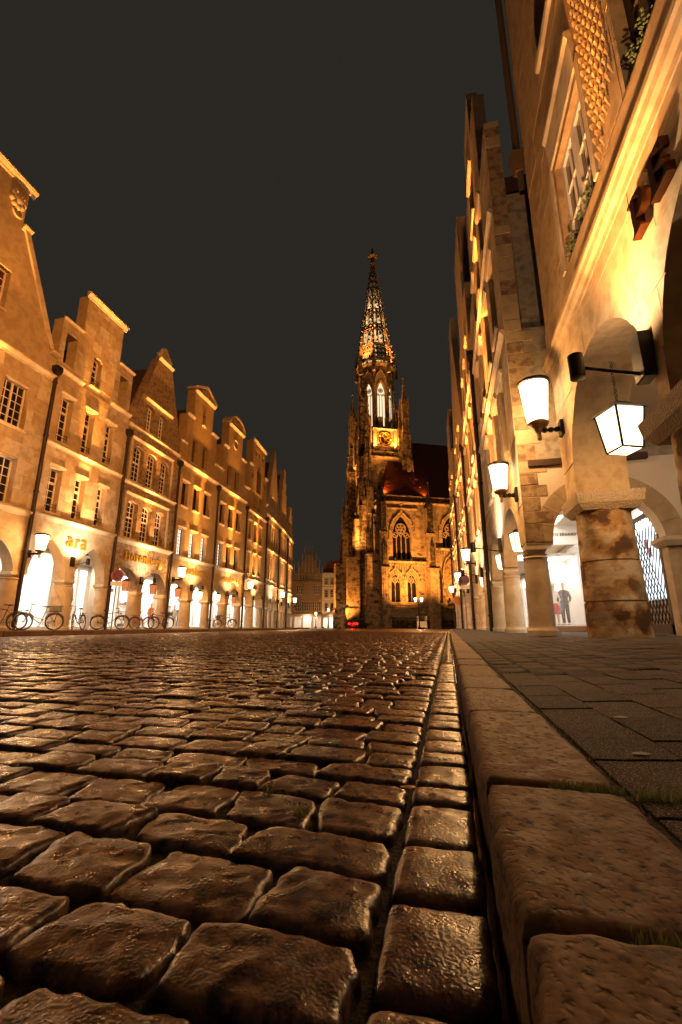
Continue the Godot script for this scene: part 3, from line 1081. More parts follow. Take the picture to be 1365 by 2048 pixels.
# the lit shop behind an arcade: room, glazed front, goods
func shop(t: Node3D, x0: float, x1: float, base: float, o: Dictionary) -> void:
	var top: float = o.top
	var zb: float = o.get("back", -3.5)
	var deep: float = o.get("deep", 3.4)
	var a := G.new()
	a.box(Vector3(x0, top, zb - 0.1), Vector3(x1, top + 0.25, -0.5))
	part("arcade_ceiling", a, M.cream_plaster, t)
	var r := G.new()
	var zf := zb - deep
	r.box(Vector3(x0, base, zf - 0.1), Vector3(x1, top - 0.2, zf))
	for x in [x0, x1 - 0.1]:
		r.box(Vector3(x, base, zf), Vector3(x + 0.1, top - 0.2, zb - 0.14))
	r.box(Vector3(x0, top - 0.2, zf), Vector3(x1, top - 0.05, zb - 0.14))
	var room := part("shop_room", r, M[o.get("roomm", "white_wall")], t)
	var fl := G.new()
	fl.box(Vector3(x0 + 0.1, base, zf), Vector3(x1 - 0.1, base + 0.06, zb - 0.14))
	part("shop_floor", fl, M.white_wall, room)
	var lp := G.new()
	lp.box(Vector3(x0 + 0.5, top - 0.26, zf + 0.6), Vector3(x1 - 0.5, top - 0.21, zb - 0.5))
	part("ceiling_light_panel", lp, M.ceiling_light_panel, room)
	area(t, Vector3((x0 + x1) / 2, top - 0.3, (zf + zb) / 2), Vector3(0, -1, 0.25).normalized(), x1 - x0 - 1.2, deep - 1.2, o.get("e", 9.0), SHOPC)
	# front: stall riser, posts, head beam, panes
	var f := G.new()
	var n: int = o.get("bays", 3)
	for k in n + 1:
		var x := lerpf(x0 + 0.05, x1 - 0.05, float(k) / n)
		f.box(Vector3(x - 0.05, base, zb - 0.12), Vector3(x + 0.05, top - 0.1, zb))
	f.box(Vector3(x0, top - 0.28, zb - 0.11), Vector3(x1, top, zb + 0.01))
	f.box(Vector3(x0, base, zb - 0.11), Vector3(x1, base + 0.14, zb + 0.01))
	var fr := part("shopfront", f, M[o.get("frame", "white_paint")], t)
	for k in n:
		var p := G.new()
		p.box(Vector3(lerpf(x0 + 0.05, x1 - 0.05, float(k) / n) + 0.05, base + 0.14, zb - 0.07), Vector3(lerpf(x0 + 0.05, x1 - 0.05, float(k + 1) / n) - 0.05, top - 0.28, zb - 0.06))
		part("shop_pane", p, M.shop_glass, fr)
	var al := G.new()
	al.box(Vector3((x0 + x1) / 2 - 0.8, top - 0.05, zb + 1.2), Vector3((x0 + x1) / 2 + 0.8, top - 0.005, zb + 1.8))
	part("ceiling_light_panel", al, M.ceiling_light_panel, t)
	area(t, Vector3((x0 + x1) / 2, top - 0.08, zb + 1.5), Vector3(0, -1, 0), 1.6, 0.6, o.get("arcade", 3.5), SHOPC)
	# pale piers between the shop windows
	for x in o.get("piers", []):
		var p := G.new()
		p.cbox(Vector3(x - 0.24, base, zb - 0.05), Vector3(x + 0.24, top, zb + 0.25), 0.02)
		part("shop_pier", p, M.cream_plaster, t)
	# goods: low tables near the panes, shelves on the back wall
	for k in o.get("goods", 3):
		var x := lerpf(x0 + 0.5, x1 - 1.4, (k + rng.randf_range(0.1, 0.6)) / o.get("goods", 3))
		var z := zb - rng.randf_range(0.35, 0.7)
		var w := rng.randf_range(0.5, 0.8)
		var b := G.new()
		b.cbox(Vector3(x, base + 0.06, z - 0.4), Vector3(x + w, base + rng.randf_range(0.35, 0.7), z), 0.02)
		var tb := part("display_table", b, M[["brown_box", "cream_plaster", "wood_dark"][rng.randi() % 3]], room)
		for j in 3:
			var it := G.new()
			var ix := x + 0.05 + w * 0.3 * j
			var ih := rng.randf_range(0.12, 0.38)
			it.frust(ix + 0.08, z - 0.2, base + 0.55, 0.08, 0.05, base + 0.55 + ih, 0.05, 0.04)
			it.torus(Vector3(ix + 0.08, base + 0.55 + ih, z - 0.2), Vector3(0, 0, 1), 0.045, 0.008, 10, 4)
			part("display_bag", it, M[["leather", "cloth_red", "brown_box", "cloth_black", "sign_orange"][rng.randi() % 5]], tb)
	for k in 3:
		var g := G.new()
		var y := base + 0.7 + 0.55 * k
		g.box(Vector3(x0 + 0.3, y, zf), Vector3(x1 - 0.3, y + 0.04, zf + 0.3))
		var sf := part("shelf", g, M.brown_box, room)
		for j in int((x1 - x0) / 0.55):
			var it := G.new()
			var ix := x0 + 0.4 + j * 0.52 + rng.randf_range(0, 0.12)
			it.cbox(Vector3(ix, y + 0.042, zf + 0.06), Vector3(ix + rng.randf_range(0.15, 0.36), y + rng.randf_range(0.14, 0.36), zf + 0.26), 0.015)
			part("shelf_box", it, M[["cloth_white", "brown_box", "cloth_red", "leather", "bike_grey", "sign_orange"][rng.randi() % 6]], sf)


func L(s0: float, s: float, h: float) -> Vector2:
	return Vector2((s - s0) * KL, 1.15 * h + 0.029)


func conv(s0: float, pts: Array) -> PackedVector2Array:
	var o := PackedVector2Array()
	for p in pts:
		o.append(L(s0, p[0], p[1]))
	return o


func left_row() -> void:
	var ly := func(h): return 1.15 * h + 0.029
	var base := 0.262
	# ---- gabled house at the picture's edge
	var s0 := -7.7
	var t := thing("gabled_house", "ochre gabled house with paired white windows and sculpted gable top, cut by the frame", "house", frame_at(front_at(s0), 1.5), "arcaded houses across the street")
	var X := func(s): return (s - s0) * KL
	var wo := {"cols": 4, "rows": 5, "mullion": true, "panes": true, "fr": 0.06, "bar": 0.03}
	var wins := []
	for a in [[-3.47, -2.39], [-6.0, -4.92]]:
		wins.append([X.call(a[0]), X.call(a[1]), ly.call(7.47), ly.call(9.18), wo])
		wins.append([X.call(a[0]), X.call(a[1]), ly.call(4.62), ly.call(6.32), wo])
	wins.append([X.call(-4.9), X.call(-4.0), ly.call(11.5), ly.call(13.1), {"cols": 4, "rows": 5, "mullion": true, "panes": true, "glass": "red_glass"}])
	house_front(t, {"x0": 0.0, "x1": X.call(-1.5), "base": base, "yb": ly.call(2.25),
		"outline": conv(s0, [[-7.7, 2.25], [-1.5, 2.25], [-1.5, 11.15], [-1.82, 11.3], [-3.77, 15.2], [-3.95, 15.25], [-3.95, 16.85], [-5.25, 16.85], [-5.25, 15.25], [-5.43, 15.2], [-7.38, 11.3], [-7.7, 11.15]]),
		"arches": [[X.call(-3.15), 1.55, ly.call(2.35), 1.3, "round"], [X.call(-6.1), 1.55, ly.call(2.35), 1.3, "round"]], "windows": wins,
		"cornices": [[0.0, X.call(-1.52), ly.call(10.0), 0.22, 0.28], [0.0, X.call(-1.52), ly.call(4.3), 0.2, 0.26], [X.call(-5.45), X.call(-3.73), ly.call(16.75), 0.25, 0.32], [X.call(-3.98), X.call(-3.6), ly.call(15.1), 0.2, 0.25], [X.call(-1.86), X.call(-1.4), ly.call(11.05), 0.2, 0.22]],
		"columns": [[X.call(-1.62), 0.4], [X.call(-4.62), 0.4]], "roof": [0.1, X.call(-1.55), ly.call(10.6), ly.call(16.0)], "wall": "sandstone", "trim": "sandstone_light",
		"ashlar": [[ly.call(4.6), ly.call(10.0), 0.62, 1.1, ["sandstone", "sandstone", "sandstone_light"], 0.02, 150]],
		"shop": {"top": ly.call(3.95), "e": 9.3, "goods": 2}, "spots": [[X.call(-4.6), 3.0, 15.0, 330.0, 2.2]]})
	var flb := G.new()
	flb.cbox(Vector3(0.3, 12.2, 0.25), Vector3(0.7, 12.5, 0.5), 0.03)
	flb.bar(Vector3(0.5, 12.35, 0.0), Vector3(0.5, 12.35, 0.3), 0.04, 6)
	var flh := part("floodlight", flb, M.iron, t)
	spot(flh, Vector3(0.5, 12.3, 0.56), Vector3(19.0, 8.5, 19.0), 150.0, 24.0, WARM, 0.2, 1.0)
	spot(flh, Vector3(0.5, 12.3, 0.56), Vector3(33.0, 9.0, 19.5), 260.0, 20.0, WARM, 0.2, 1.0)
	var cop := G.new()
	for sd in [[-1.82, -3.77], [-7.38, -5.43]]:
		var a := L(s0, sd[0], 11.3)
		var b := L(s0, sd[1], 15.25)
		var d := (b - a).normalized()
		var nn := Vector2(d.y, -d.x) * (1.0 if sd[0] > -4 else -1.0)
		cop.extr(PackedVector2Array([a - nn * 0.16, a + nn * 0.07, b + nn * 0.07, b - nn * 0.16]), -0.5, 0.1)
	part("gable_coping", cop, M.sandstone_light, t)
	var orn := G.new()
	var oc := L(s0, -4.35, 16.05)
	for k in 9:
		var a := TAU * k / 9.0
		orn.ball(Vector3(oc.x + cos(a) * 0.28, oc.y + sin(a) * 0.34, 0.06), Vector3(0.13, 0.16, 0.1), 8, 6)
	orn.ball(Vector3(oc.x, oc.y, 0.07), Vector3(0.22, 0.28, 0.12), 10, 7)
	orn.torus(Vector3(oc.x + 0.1, oc.y - 0.55, 0.04), Vector3(0, 0, 1), 0.22, 0.05, 16, 6)
	part("carved_relief", orn, M.sandstone_light, t)

	# ---- house with two pointed arches
	s0 = -1.48
	X = func(s): return (s - s0) * KL
	t = thing("gabled_house", "pale ashlar house with stepped top, two pointed arches and small gold lettering", "house", frame_at(front_at(s0), 1.5), "arcaded houses across the street")
	wins = []
	wo = {"cols": 2, "rows": 6, "transom": 0.68, "panes": true, "rail": true, "fr": 0.06, "bar": 0.032, "lintel": true}
	for a in [[-0.96, -0.33], [0.40, 0.96], [1.75, 2.29]]:
		wins.append([X.call(a[0]), X.call(a[1]), ly.call(7.72), ly.call(9.72), wo])
		wins.append([X.call(a[0]), X.call(a[1]), ly.call(4.76), ly.call(6.56), wo])
	wins.append([X.call(0.40), X.call(0.94), ly.call(10.98), ly.call(12.42), {"cols": 2, "rows": 5, "rise": 0.14, "transom": 0.6, "panes": true, "rail": true, "lintel": false}])
	house_front(t, {"x0": 0.0, "x1": X.call(3.19), "base": base, "yb": ly.call(2.2),
		"outline": conv(s0, [[-1.48, 2.2], [3.19, 2.2], [3.19, 10.8], [3.1, 10.85], [3.1, 13.05], [2.03, 13.05], [2.03, 15.0], [-0.4, 15.0], [-0.4, 13.05], [-1.48, 13.05]]),
		"arches": [[X.call(-0.31), 1.02, ly.call(2.25), 1.66, "point"], [X.call(2.0), 1.02, ly.call(2.25), 1.66, "point"]], "windows": wins,
		"holes": [rect2(X.call(-1.22), ly.call(11.1), X.call(-0.62), ly.call(12.5)), rect2(X.call(2.2), ly.call(11.1), X.call(2.8), ly.call(12.5))],
		"cornices": [[X.call(-0.5), X.call(2.2), ly.call(14.9), 0.22, 0.3], [X.call(-1.48), X.call(-0.4), ly.call(13.0), 0.12, 0.14], [X.call(2.03), X.call(3.2), ly.call(13.0), 0.12, 0.14], [X.call(-1.4), X.call(0.0), ly.call(10.62), 0.2, 0.2], [X.call(1.74), X.call(3.22), ly.call(10.62), 0.2, 0.2],
			[X.call(-1.44), X.call(3.19), ly.call(7.38), 0.16, 0.2], [X.call(-1.44), X.call(3.19), ly.call(4.38), 0.2, 0.24]],
		"columns": [[X.call(0.85), 0.42, 1], [X.call(3.12), 0.36]], "roof": [0.2, X.call(3.1), ly.call(10.2), ly.call(13.4)], "wall": "sandstone", "colm": "sandstone_light",
		"ashlar": [[ly.call(2.2), ly.call(4.4), 0.5, 1.0, ["sandstone_light"], 0.008, 60], [ly.call(4.66), ly.call(7.4), 0.72, 0.75, ["sandstone_light", "sandstone", "sandstone_light"], 0.024, 110], [ly.call(7.6), ly.call(10.6), 0.72, 0.75, ["sandstone_light", "sandstone", "sandstone"], 0.024, 110], [ly.call(11.0), ly.call(14.9), 0.6, 0.7, ["sandstone_light", "sandstone", "sandstone"], 0.024, 110]],
		"shop": {"top": ly.call(3.95), "e": 14.9, "bays": 2, "goods": 4, "frame": "white_paint"}, "pipe": [X.call(-1.5), ly.call(10.3)], "spots": [[X.call(0.83), ly.call(2.95), 14.5, 330.0, 3.0]]})
	letters(t, "ara", Vector3(X.call(0.93), ly.call(3.78), 0.06), 0.62, 0.06, M.gold, "sign_letters", false)
	var sb := G.new()
	sb.cbox(Vector3(X.call(-0.55), ly.call(2.15), -2.2), Vector3(X.call(0.42), ly.call(2.55), -2.1), 0.01)
	var sgn := part("shop_sign", sb, M.cloth_white, t)
	letters(sgn, "ara", Vector3(X.call(-0.1), ly.call(2.35), -2.09), 0.34, 0.02, M.grey_letter, "sign_letters", false, false)

	# ---- house with a plain steep gable and a scroll on its tip
	s0 = 3.2
	X = func(s): return (s - s0) * KL
	t = thing("gabled_house", "brown house with steep plain gable, scroll finial and arched window trios", "house", frame_at(front_at(s0), 1.5), "arcaded houses across the street")
	wins = []
	wo = {"cols": 3, "rows": 7, "rise": 0.16, "transom": 0.55, "fr": 0.06, "bar": 0.03}
	for a in [[3.88, 4.71], [5.08, 5.91], [6.28, 7.08]]:
		wins.append([X.call(a[0]), X.call(a[1]), ly.call(7.58), ly.call(9.5), wo])
		wins.append([X.call(a[0]), X.call(a[1]), ly.call(4.65), ly.call(6.54), wo])
	for a in [[4.58, 5.22], [5.69, 6.33]]:
		wins.append([X.call(a[0]), X.call(a[1]), ly.call(10.58), ly.call(12.1), {"cols": 3, "rows": 6, "rise": 0.14, "mullion": false}])
	house_front(t, {"x0": 0.0, "x1": X.call(8.0), "base": base, "yb": ly.call(2.05),
		"outline": conv(s0, [[3.22, 2.05], [8.0, 2.05], [8.0, 11.45], [7.8, 11.55], [6.4, 15.35], [5.12, 15.35], [3.72, 11.5], [3.22, 11.45]]),
		"arches": [[X.call(4.32), 1.2, ly.call(2.1), 1.2, "round"], [X.call(6.78), 1.2, ly.call(2.1), 1.2, "round"]], "windows": wins,
		"cornices": [[0.0, X.call(8.0), ly.call(10.28), 0.16, 0.2], [0.0, X.call(8.0), ly.call(7.26), 0.18, 0.2], [0.0, X.call(8.0), ly.call(4.3), 0.22, 0.26], [X.call(3.6), X.call(7.4), ly.call(9.75), 0.14, 0.16], [X.call(3.6), X.call(7.4), ly.call(6.78), 0.14, 0.16], [X.call(4.3), X.call(6.9), ly.call(12.3), 0.14, 0.16], [X.call(5.05), X.call(6.46), ly.call(15.2), 0.16, 0.2]],
		"columns": [[X.call(3.2) + 0.1, 0.3], [X.call(5.55), 0.43], [X.call(7.97), 0.3]], "roof": [0.05, X.call(7.9), ly.call(10.9), ly.call(15.0)], "wall": "sandstone_dark", "trim": "sandstone_light", "colm": "sandstone",
		"shop": {"top": ly.call(3.4), "e": 10.2, "piers": [X.call(5.6)]}, "pipe": [X.call(3.2), ly.call(9.6)], "spots": [[X.call(5.55), ly.call(2.62), 14.5, 330.0, 2.6]]})
	for fx in [[3.72, 7.3, 9.72, 7.5], [3.72, 7.3, 6.75, 4.55]]:
		var fg := G.new()
		for e in [[X.call(fx[0]) - 0.16, X.call(fx[0])], [X.call(fx[1]), X.call(fx[1]) + 0.16]]:
			fg.box(Vector3(e[0], ly.call(fx[3]), -0.01), Vector3(e[1], ly.call(fx[2]), 0.06))
		part("window_surround", fg, M.sandstone_light, t)
	var sc := G.new()
	var ax := L(s0, 5.76, 15.4)
	sc.run_x([Vector2(-0.5, ax.y + 0.05), Vector2(0.05, ax.y + 0.05), Vector2(0.05, ax.y + 0.5), Vector2(-0.5, ax.y + 0.6)], ax.x - 0.42, ax.x + 0.42)
	sc.torus(Vector3(ax.x, ax.y + 0.55, -0.2), Vector3(0, 0, 1), 0.34, 0.15, 18, 8)
	for e in [-1, 1]:
		sc.ball(Vector3(ax.x + e * 0.55, ax.y + 0.25, -0.1), Vector3(0.18, 0.26, 0.16), 9, 7)
	sc.ball(Vector3(ax.x, ax.y + 0.95, -0.2), Vector3(0.3, 0.12, 0.2), 9, 6)
	part("scroll_finial", sc, M.sandstone_light, t)
	letters(t, "Horenberg", Vector3(X.call(5.62), ly.call(3.72), 0.06), 0.5, 0.06, M.gold, "sign_letters")

	# ---- two sister houses with stepped gables, one with a triangular and one with a curved top
	for e in [0, 1]:
		s0 = 8.0 if e == 0 else 13.14
		X = func(s): return (s + (0.0 if e == 0 else 5.14) - s0) * KL
		t = thing("gabled_house", ["ochre house with stepped gable under a small triangular pediment and lit middle windows", "ochre house with stepped gable under a curved pediment and a round window"][e], "house", frame_at(front_at(s0), 1.5), "arcaded houses across the street")
		wins = []
		for k in 3:
			var a: Array = [[8.6, 9.34], [9.98, 10.72], [11.38, 12.12]][k]
			wins.append([X.call(a[0]), X.call(a[1]), ly.call(7.53), ly.call(9.02), {"cols": 4 if (k == e) else 2, "rows": 7 if k == e else 1, "fr": 0.04, "bar": 0.03, "paint": "iron", "lintel": true, "glass": "curtain_glass" if k == e else "dark_glass"}])
			var lit: bool = e == 0 or k == 0
			wins.append([X.call(a[0]), X.call(a[1]), ly.call(4.5), ly.call(6.1), {"cols": 4 if lit else 2, "rows": 7 if lit else 1, "fr": 0.04, "bar": 0.025, "paint": "iron", "lintel": true, "glass": "lit_window_glass" if lit else "dark_glass"}])
		for a in [[9.36, 10.05], [10.7, 11.4]]:
			wins.append([X.call(a[0]), X.call(a[1]), ly.call(10.55), ly.call(12.15), {"cols": 3, "rows": 7, "fr": 0.05, "bar": 0.025, "paint": "copper", "glass": "curtain_glass"}])
		var hl := []
		if e == 0:
			wins.append([X.call(10.38), X.call(10.72), ly.call(13.6), ly.call(14.3), {"cols": 1, "rows": 1, "paint": "copper", "lintel": false}])
		else:
			var oc2 := PackedVector2Array()
			for k in 18:
				oc2.append(L(s0 - 5.14, 10.5, 14.25) + Vector2(-5.14 * KL, 0) + Vector2(cos(TAU * k / 18) * 0.33, sin(TAU * k / 18) * 0.42))
			for k in oc2.size():
				oc2[k] = Vector2(X.call(10.5), ly.call(14.25)) + Vector2(cos(TAU * k / 18) * 0.33, sin(TAU * k / 18) * 0.42)
			hl.append(oc2)
		var pts := [[8.02, 2.0], [13.12, 2.0], [13.12, 11.5], [12.55, 11.5], [12.55, 13.55], [11.8, 13.55], [11.8, 15.6]]
		if e == 0:
			pts.append([10.52, 16.25])
		else:
			for k in range(1, 12):
				var a := PI * k / 12.0
				pts.append([10.52 + cos(a) * 1.28, 15.6 + sin(a) * 0.75])
		pts.append_array([[9.24, 15.6], [9.24, 13.55], [8.57, 13.55], [8.57, 11.5], [8.02, 11.5]])
		var ol := PackedVector2Array()
		for p in pts:
			ol.append(Vector2(X.call(p[0]), ly.call(p[1])))
		house_front(t, {"x0": 0.0, "x1": X.call(13.14), "base": base, "yb": ly.call(2.0), "outline": ol, "thick": 0.7,
			"arches": [[X.call(9.28), 1.18, ly.call(2.05), 1.2, "round"], [X.call(11.86), 1.18, ly.call(2.05), 1.2, "round"]], "windows": wins, "holes": hl,
			"cornices": [[0.0, X.call(13.14), ly.call(10.08), 0.2, 0.22], [0.0, X.call(13.14), ly.call(4.22), 0.2, 0.24], [X.call(8.0), X.call(8.66), ly.call(11.38), 0.16, 0.18], [X.call(12.46), X.call(13.14), ly.call(11.38), 0.16, 0.18], [X.call(8.5), X.call(9.34), ly.call(13.42), 0.16, 0.2], [X.call(11.7), X.call(12.62), ly.call(13.42), 0.16, 0.2], [X.call(9.14), X.call(11.9), ly.call(15.4), 0.2, 0.2]],
			"columns": [[X.call(8.05), 0.3], [X.call(10.57), 0.42], [X.call(13.1), 0.3]], "roof": [0.1, X.call(13.0), ly.call(11.0), ly.call(14.9)], "wall": "ochre_plaster", "trim": "sandstone_light", "colm": "sandstone",
			"shop": {"top": ly.call(3.45), "e": 11.2, "piers": [X.call(11.7)] if e == 0 else []}, "pipe": [X.call(8.0), ly.call(9.7)], "spots": [[X.call(10.57), ly.call(2.66), 14.5, 330.0, 2.4]]})
		if e == 0:
			var pd := G.new()
			var pa := Vector2(X.call(9.1), ly.call(15.62))
			var pb := Vector2(X.call(10.52), ly.call(16.3))
			var pc := Vector2(X.call(11.94), ly.call(15.62))
			pd.extr(PackedVector2Array([pa, pb, pb + Vector2(0, 0.2), pa + Vector2(0, 0.2)]), -0.68, 0.2)
			pd.extr(PackedVector2Array([pb, pc, pc + Vector2(0, 0.2), pb + Vector2(0, 0.2)]), -0.68, 0.2)
			part("pediment_moulding", pd, M.sandstone_light, t)
		else:
			var pd := G.new()
			for k in 12:
				var a0 := PI * k / 12.0
				var a1 := PI * (k + 1) / 12.0
				var p := []
				for rr in [0.0, 0.18]:
					for a in [a0, a1]:
						p.append(Vector2(X.call(10.52) + cos(a) * (1.3 * KL + rr * 0.7), ly.call(15.6) + sin(a) * (0.77 * KL + rr)))
				pd.extr(PackedVector2Array([p[0], p[2], p[3], p[1]]), -0.68, 0.2)
			part("pediment_moulding", pd, M.sandstone_light, t)
			var og := G.new()
			og.torus(Vector3(X.call(10.5), ly.call(14.25), 0.0), Vector3(0, 0, 1), 0.42, 0.06, 20, 6)
			part("round_window_moulding", og, M.sandstone_light, t)
		letters(t, "Horenberg", Vector3(X.call(10.6), ly.call(3.65), 0.06), 0.5, 0.06, M.gold, "sign_letters")

	# ---- house with round openings in its stepped gable
	var fl := front_line()
	t = thing("gabled_house", "ochre house whose stepped gable has round openings and white windows below", "house", frame_at(fl[1], 5.5), "arcaded houses across the street")
	wins = []
	for k in 3:
		var xx: float = [0.85, 2.55, 4.25][k]
		wins.append([xx, xx + 0.85, 8.5, 10.35, {"cols": 2, "rows": 5, "rail": true, "lintel": true}])
		wins.append([xx, xx + 0.85, 5.3, 7.25, {"cols": 2, "rows": 5, "transom": 0.5, "rail": true, "lintel": true}])
	for xx in [1.95, 3.45]:
		wins.append([xx, xx + 0.75, 11.75, 12.95, {"cols": 2, "rows": 4, "rail": true}])
	var hl2 := []
	for p in [[2.1, 17.7, 0.3], [3.25, 17.8, 0.3], [4.4, 17.75, 0.3], [1.25, 15.1, 0.36], [5.3, 15.1, 0.36]]:
		var oc3 := PackedVector2Array()
		for k in 16:
			oc3.append(Vector2(p[0] + cos(TAU * k / 16) * p[2], p[1] + sin(TAU * k / 16) * p[2] * 1.2))
		hl2.append(oc3)
	house_front(t, {"x0": 0.0, "x1": 6.5, "base": base, "yb": 2.45, "thick": 0.7,
		"outline": PackedVector2Array([Vector2(0, 2.45), Vector2(6.48, 2.45), Vector2(6.48, 13.3), Vector2(6.1, 13.3), Vector2(6.1, 16.0), Vector2(5.3, 16.0), Vector2(5.3, 18.8), Vector2(1.2, 18.8), Vector2(1.2, 16.0), Vector2(0.4, 16.0), Vector2(0.4, 13.3), Vector2(0.0, 13.3)]),
		"arches": [[1.65, 1.3, 2.5, 1.25, "round"], [4.85, 1.3, 2.5, 1.25, "round"]], "windows": wins, "holes": hl2,
		"cornices": [[0.0, 6.5, 11.2, 0.18, 0.22], [0.0, 6.5, 4.6, 0.2, 0.24], [1.05, 5.45, 18.65, 0.2, 0.25], [0.25, 1.3, 15.85, 0.18, 0.22], [5.2, 6.25, 15.85, 0.18, 0.22], [-0.05, 0.5, 13.15, 0.18, 0.22], [6.0, 6.6, 13.15, 0.18, 0.22]],
		"columns": [[0.05, 0.3], [3.25, 0.42], [6.45, 0.3]], "roof": [0.2, 6.3, 12.4, 17.4], "wall": "ochre_plaster", "colm": "sandstone", "shop": {"top": 3.95, "e": 11.2}, "pipe": [0.0, 11.0], "spots": [[3.25, 3.1, 14.5, 330.0, 2.4]]})
	var pl := G.new()
	pl.cbox(Vector3(2.5, 3.95, 0.03), Vector3(4.1, 4.3, 0.08), 0.01)
	part("sign_board", pl, M.bronze, t)
	var gr := G.new()
	for k in 4:
		gr.bar(Vector3(2.7 + 0.36 * k, 13.6, 0.06), Vector3(2.7 + 0.36 * k, 15.9, 0.06), 0.06, 6)
	for k in 5:
		gr.box(Vector3(2.6, 13.7 + 0.5 * k, 0.0), Vector3(3.9, 13.78 + 0.5 * k, 0.05))
	part("iron_ornament", gr, M.copper, t)

	# ---- three houses closing the row
	var specs := [
		[fl[2], 8.0, 6.2, "slim house with a narrow pointed gable and tall window bands", "tri", 21.0],
		[fl[3], 10.0, 6.0, "tall house with a many-stepped gable near the end of the row", "step", 21.5],
		[fl[4], 12.0, 6.4, "last house of the arcaded row before the square", "step", 18.0]]
	for q in specs:
		var w: float = q[2]
		t = thing("gabled_house", q[3], "house", frame_at(q[0], q[1]), "arcaded houses across the street")
		wins = []
		for k in 5:
			var xx: float = 0.5 + (w - 0.8) / 5.0 * k
			wins.append([xx, xx + 0.75, 9.0, 11.6, {"cols": 2, "rows": 4, "in": 0.35}])
			wins.append([xx, xx + 0.75, 5.4, 8.2, {"cols": 2, "rows": 4, "in": 0.35}])
		wins.append([w / 2 - 0.9, w / 2 - 0.2, 13.2, 14.8, {"cols": 2, "rows": 4}])
		wins.append([w / 2 + 0.2, w / 2 + 0.9, 13.2, 14.8, {"cols": 2, "rows": 4}])
		var top: float = q[5]
		var ol := PackedVector2Array([Vector2(0, 2.4), Vector2(w - 0.02, 2.4), Vector2(w - 0.02, 12.8)])
		if q[4] == "tri":
			ol.append(Vector2(w / 2, top))
		else:
			var steps := 5
			for k in steps:
				var y0 := lerpf(12.8, top - 1.0, float(k) / steps)
				var y1 := lerpf(12.8, top - 1.0, float(k + 1) / steps)
				var x := lerpf(w - 0.3, w / 2 + 0.6, float(k) / (steps - 1))
				ol.append(Vector2(x, y0))
				ol.append(Vector2(x, y1))
			for k in range(steps - 1, -1, -1):
				var y0 := lerpf(12.8, top - 1.0, float(k) / steps)
				var y1 := lerpf(12.8, top - 1.0, float(k + 1) / steps)
				var x := w - lerpf(w - 0.3, w / 2 + 0.6, float(k) / (steps - 1))
				ol.append(Vector2(x, y1))
				ol.append(Vector2(x, y0))
		ol.append(Vector2(0, 12.8))
		house_front(t, {"x0": 0.0, "x1": w, "base": base, "yb": 2.35, "outline": ol,
			"arches": [[w * 0.17, w * 0.14, 2.4, 1.2, "point"], [w * 0.5, w * 0.14, 2.4, 1.2, "point"], [w * 0.83, w * 0.14, 2.4, 1.2, "point"]], "windows": wins,
			"cornices": [[0.0, w, 12.2, 0.18, 0.22], [0.0, w, 8.5, 0.16, 0.2], [0.0, w, 4.6, 0.2, 0.24]],
			"columns": [[0.1, 0.26], [w * 0.335, 0.26], [w * 0.665, 0.26], [w - 0.1, 0.26]], "roof": [0.2, w - 0.2, 12.0, top - 1.6], "wall": "sandstone", "shop": {"top": 3.9, "e": 8.4}, "pipe": [0.0, 11.5], "spots": [[w / 2, 3.1, 14.5, 330.0, 2.4]]})


func voussoirs(parent: Node, cx: float, spring: float, r0: float, r1: float, n: int, z0: float, z1: float, m: Material, a0 := 0.0, a1 := PI) -> void:
	for k in n:
		var p := lerpf(a0, a1, float(k) / n) + 0.004
		var q := lerpf(a0, a1, float(k + 1) / n) - 0.004
		var poly := PackedVector2Array()
		for j in 5:
			var a := lerpf(p, q, j / 4.0)
			poly.append(Vector2(cx + cos(a) * r1, spring + sin(a) * r1))
		for j in 5:
			var a := lerpf(q, p, j / 4.0)
			poly.append(Vector2(cx + cos(a) * r0, spring + sin(a) * r0))
		var g := G.new()
		g.extr(poly, z0, z1 + (k % 3) * 0.003)
		part("voussoir", g, m, parent)


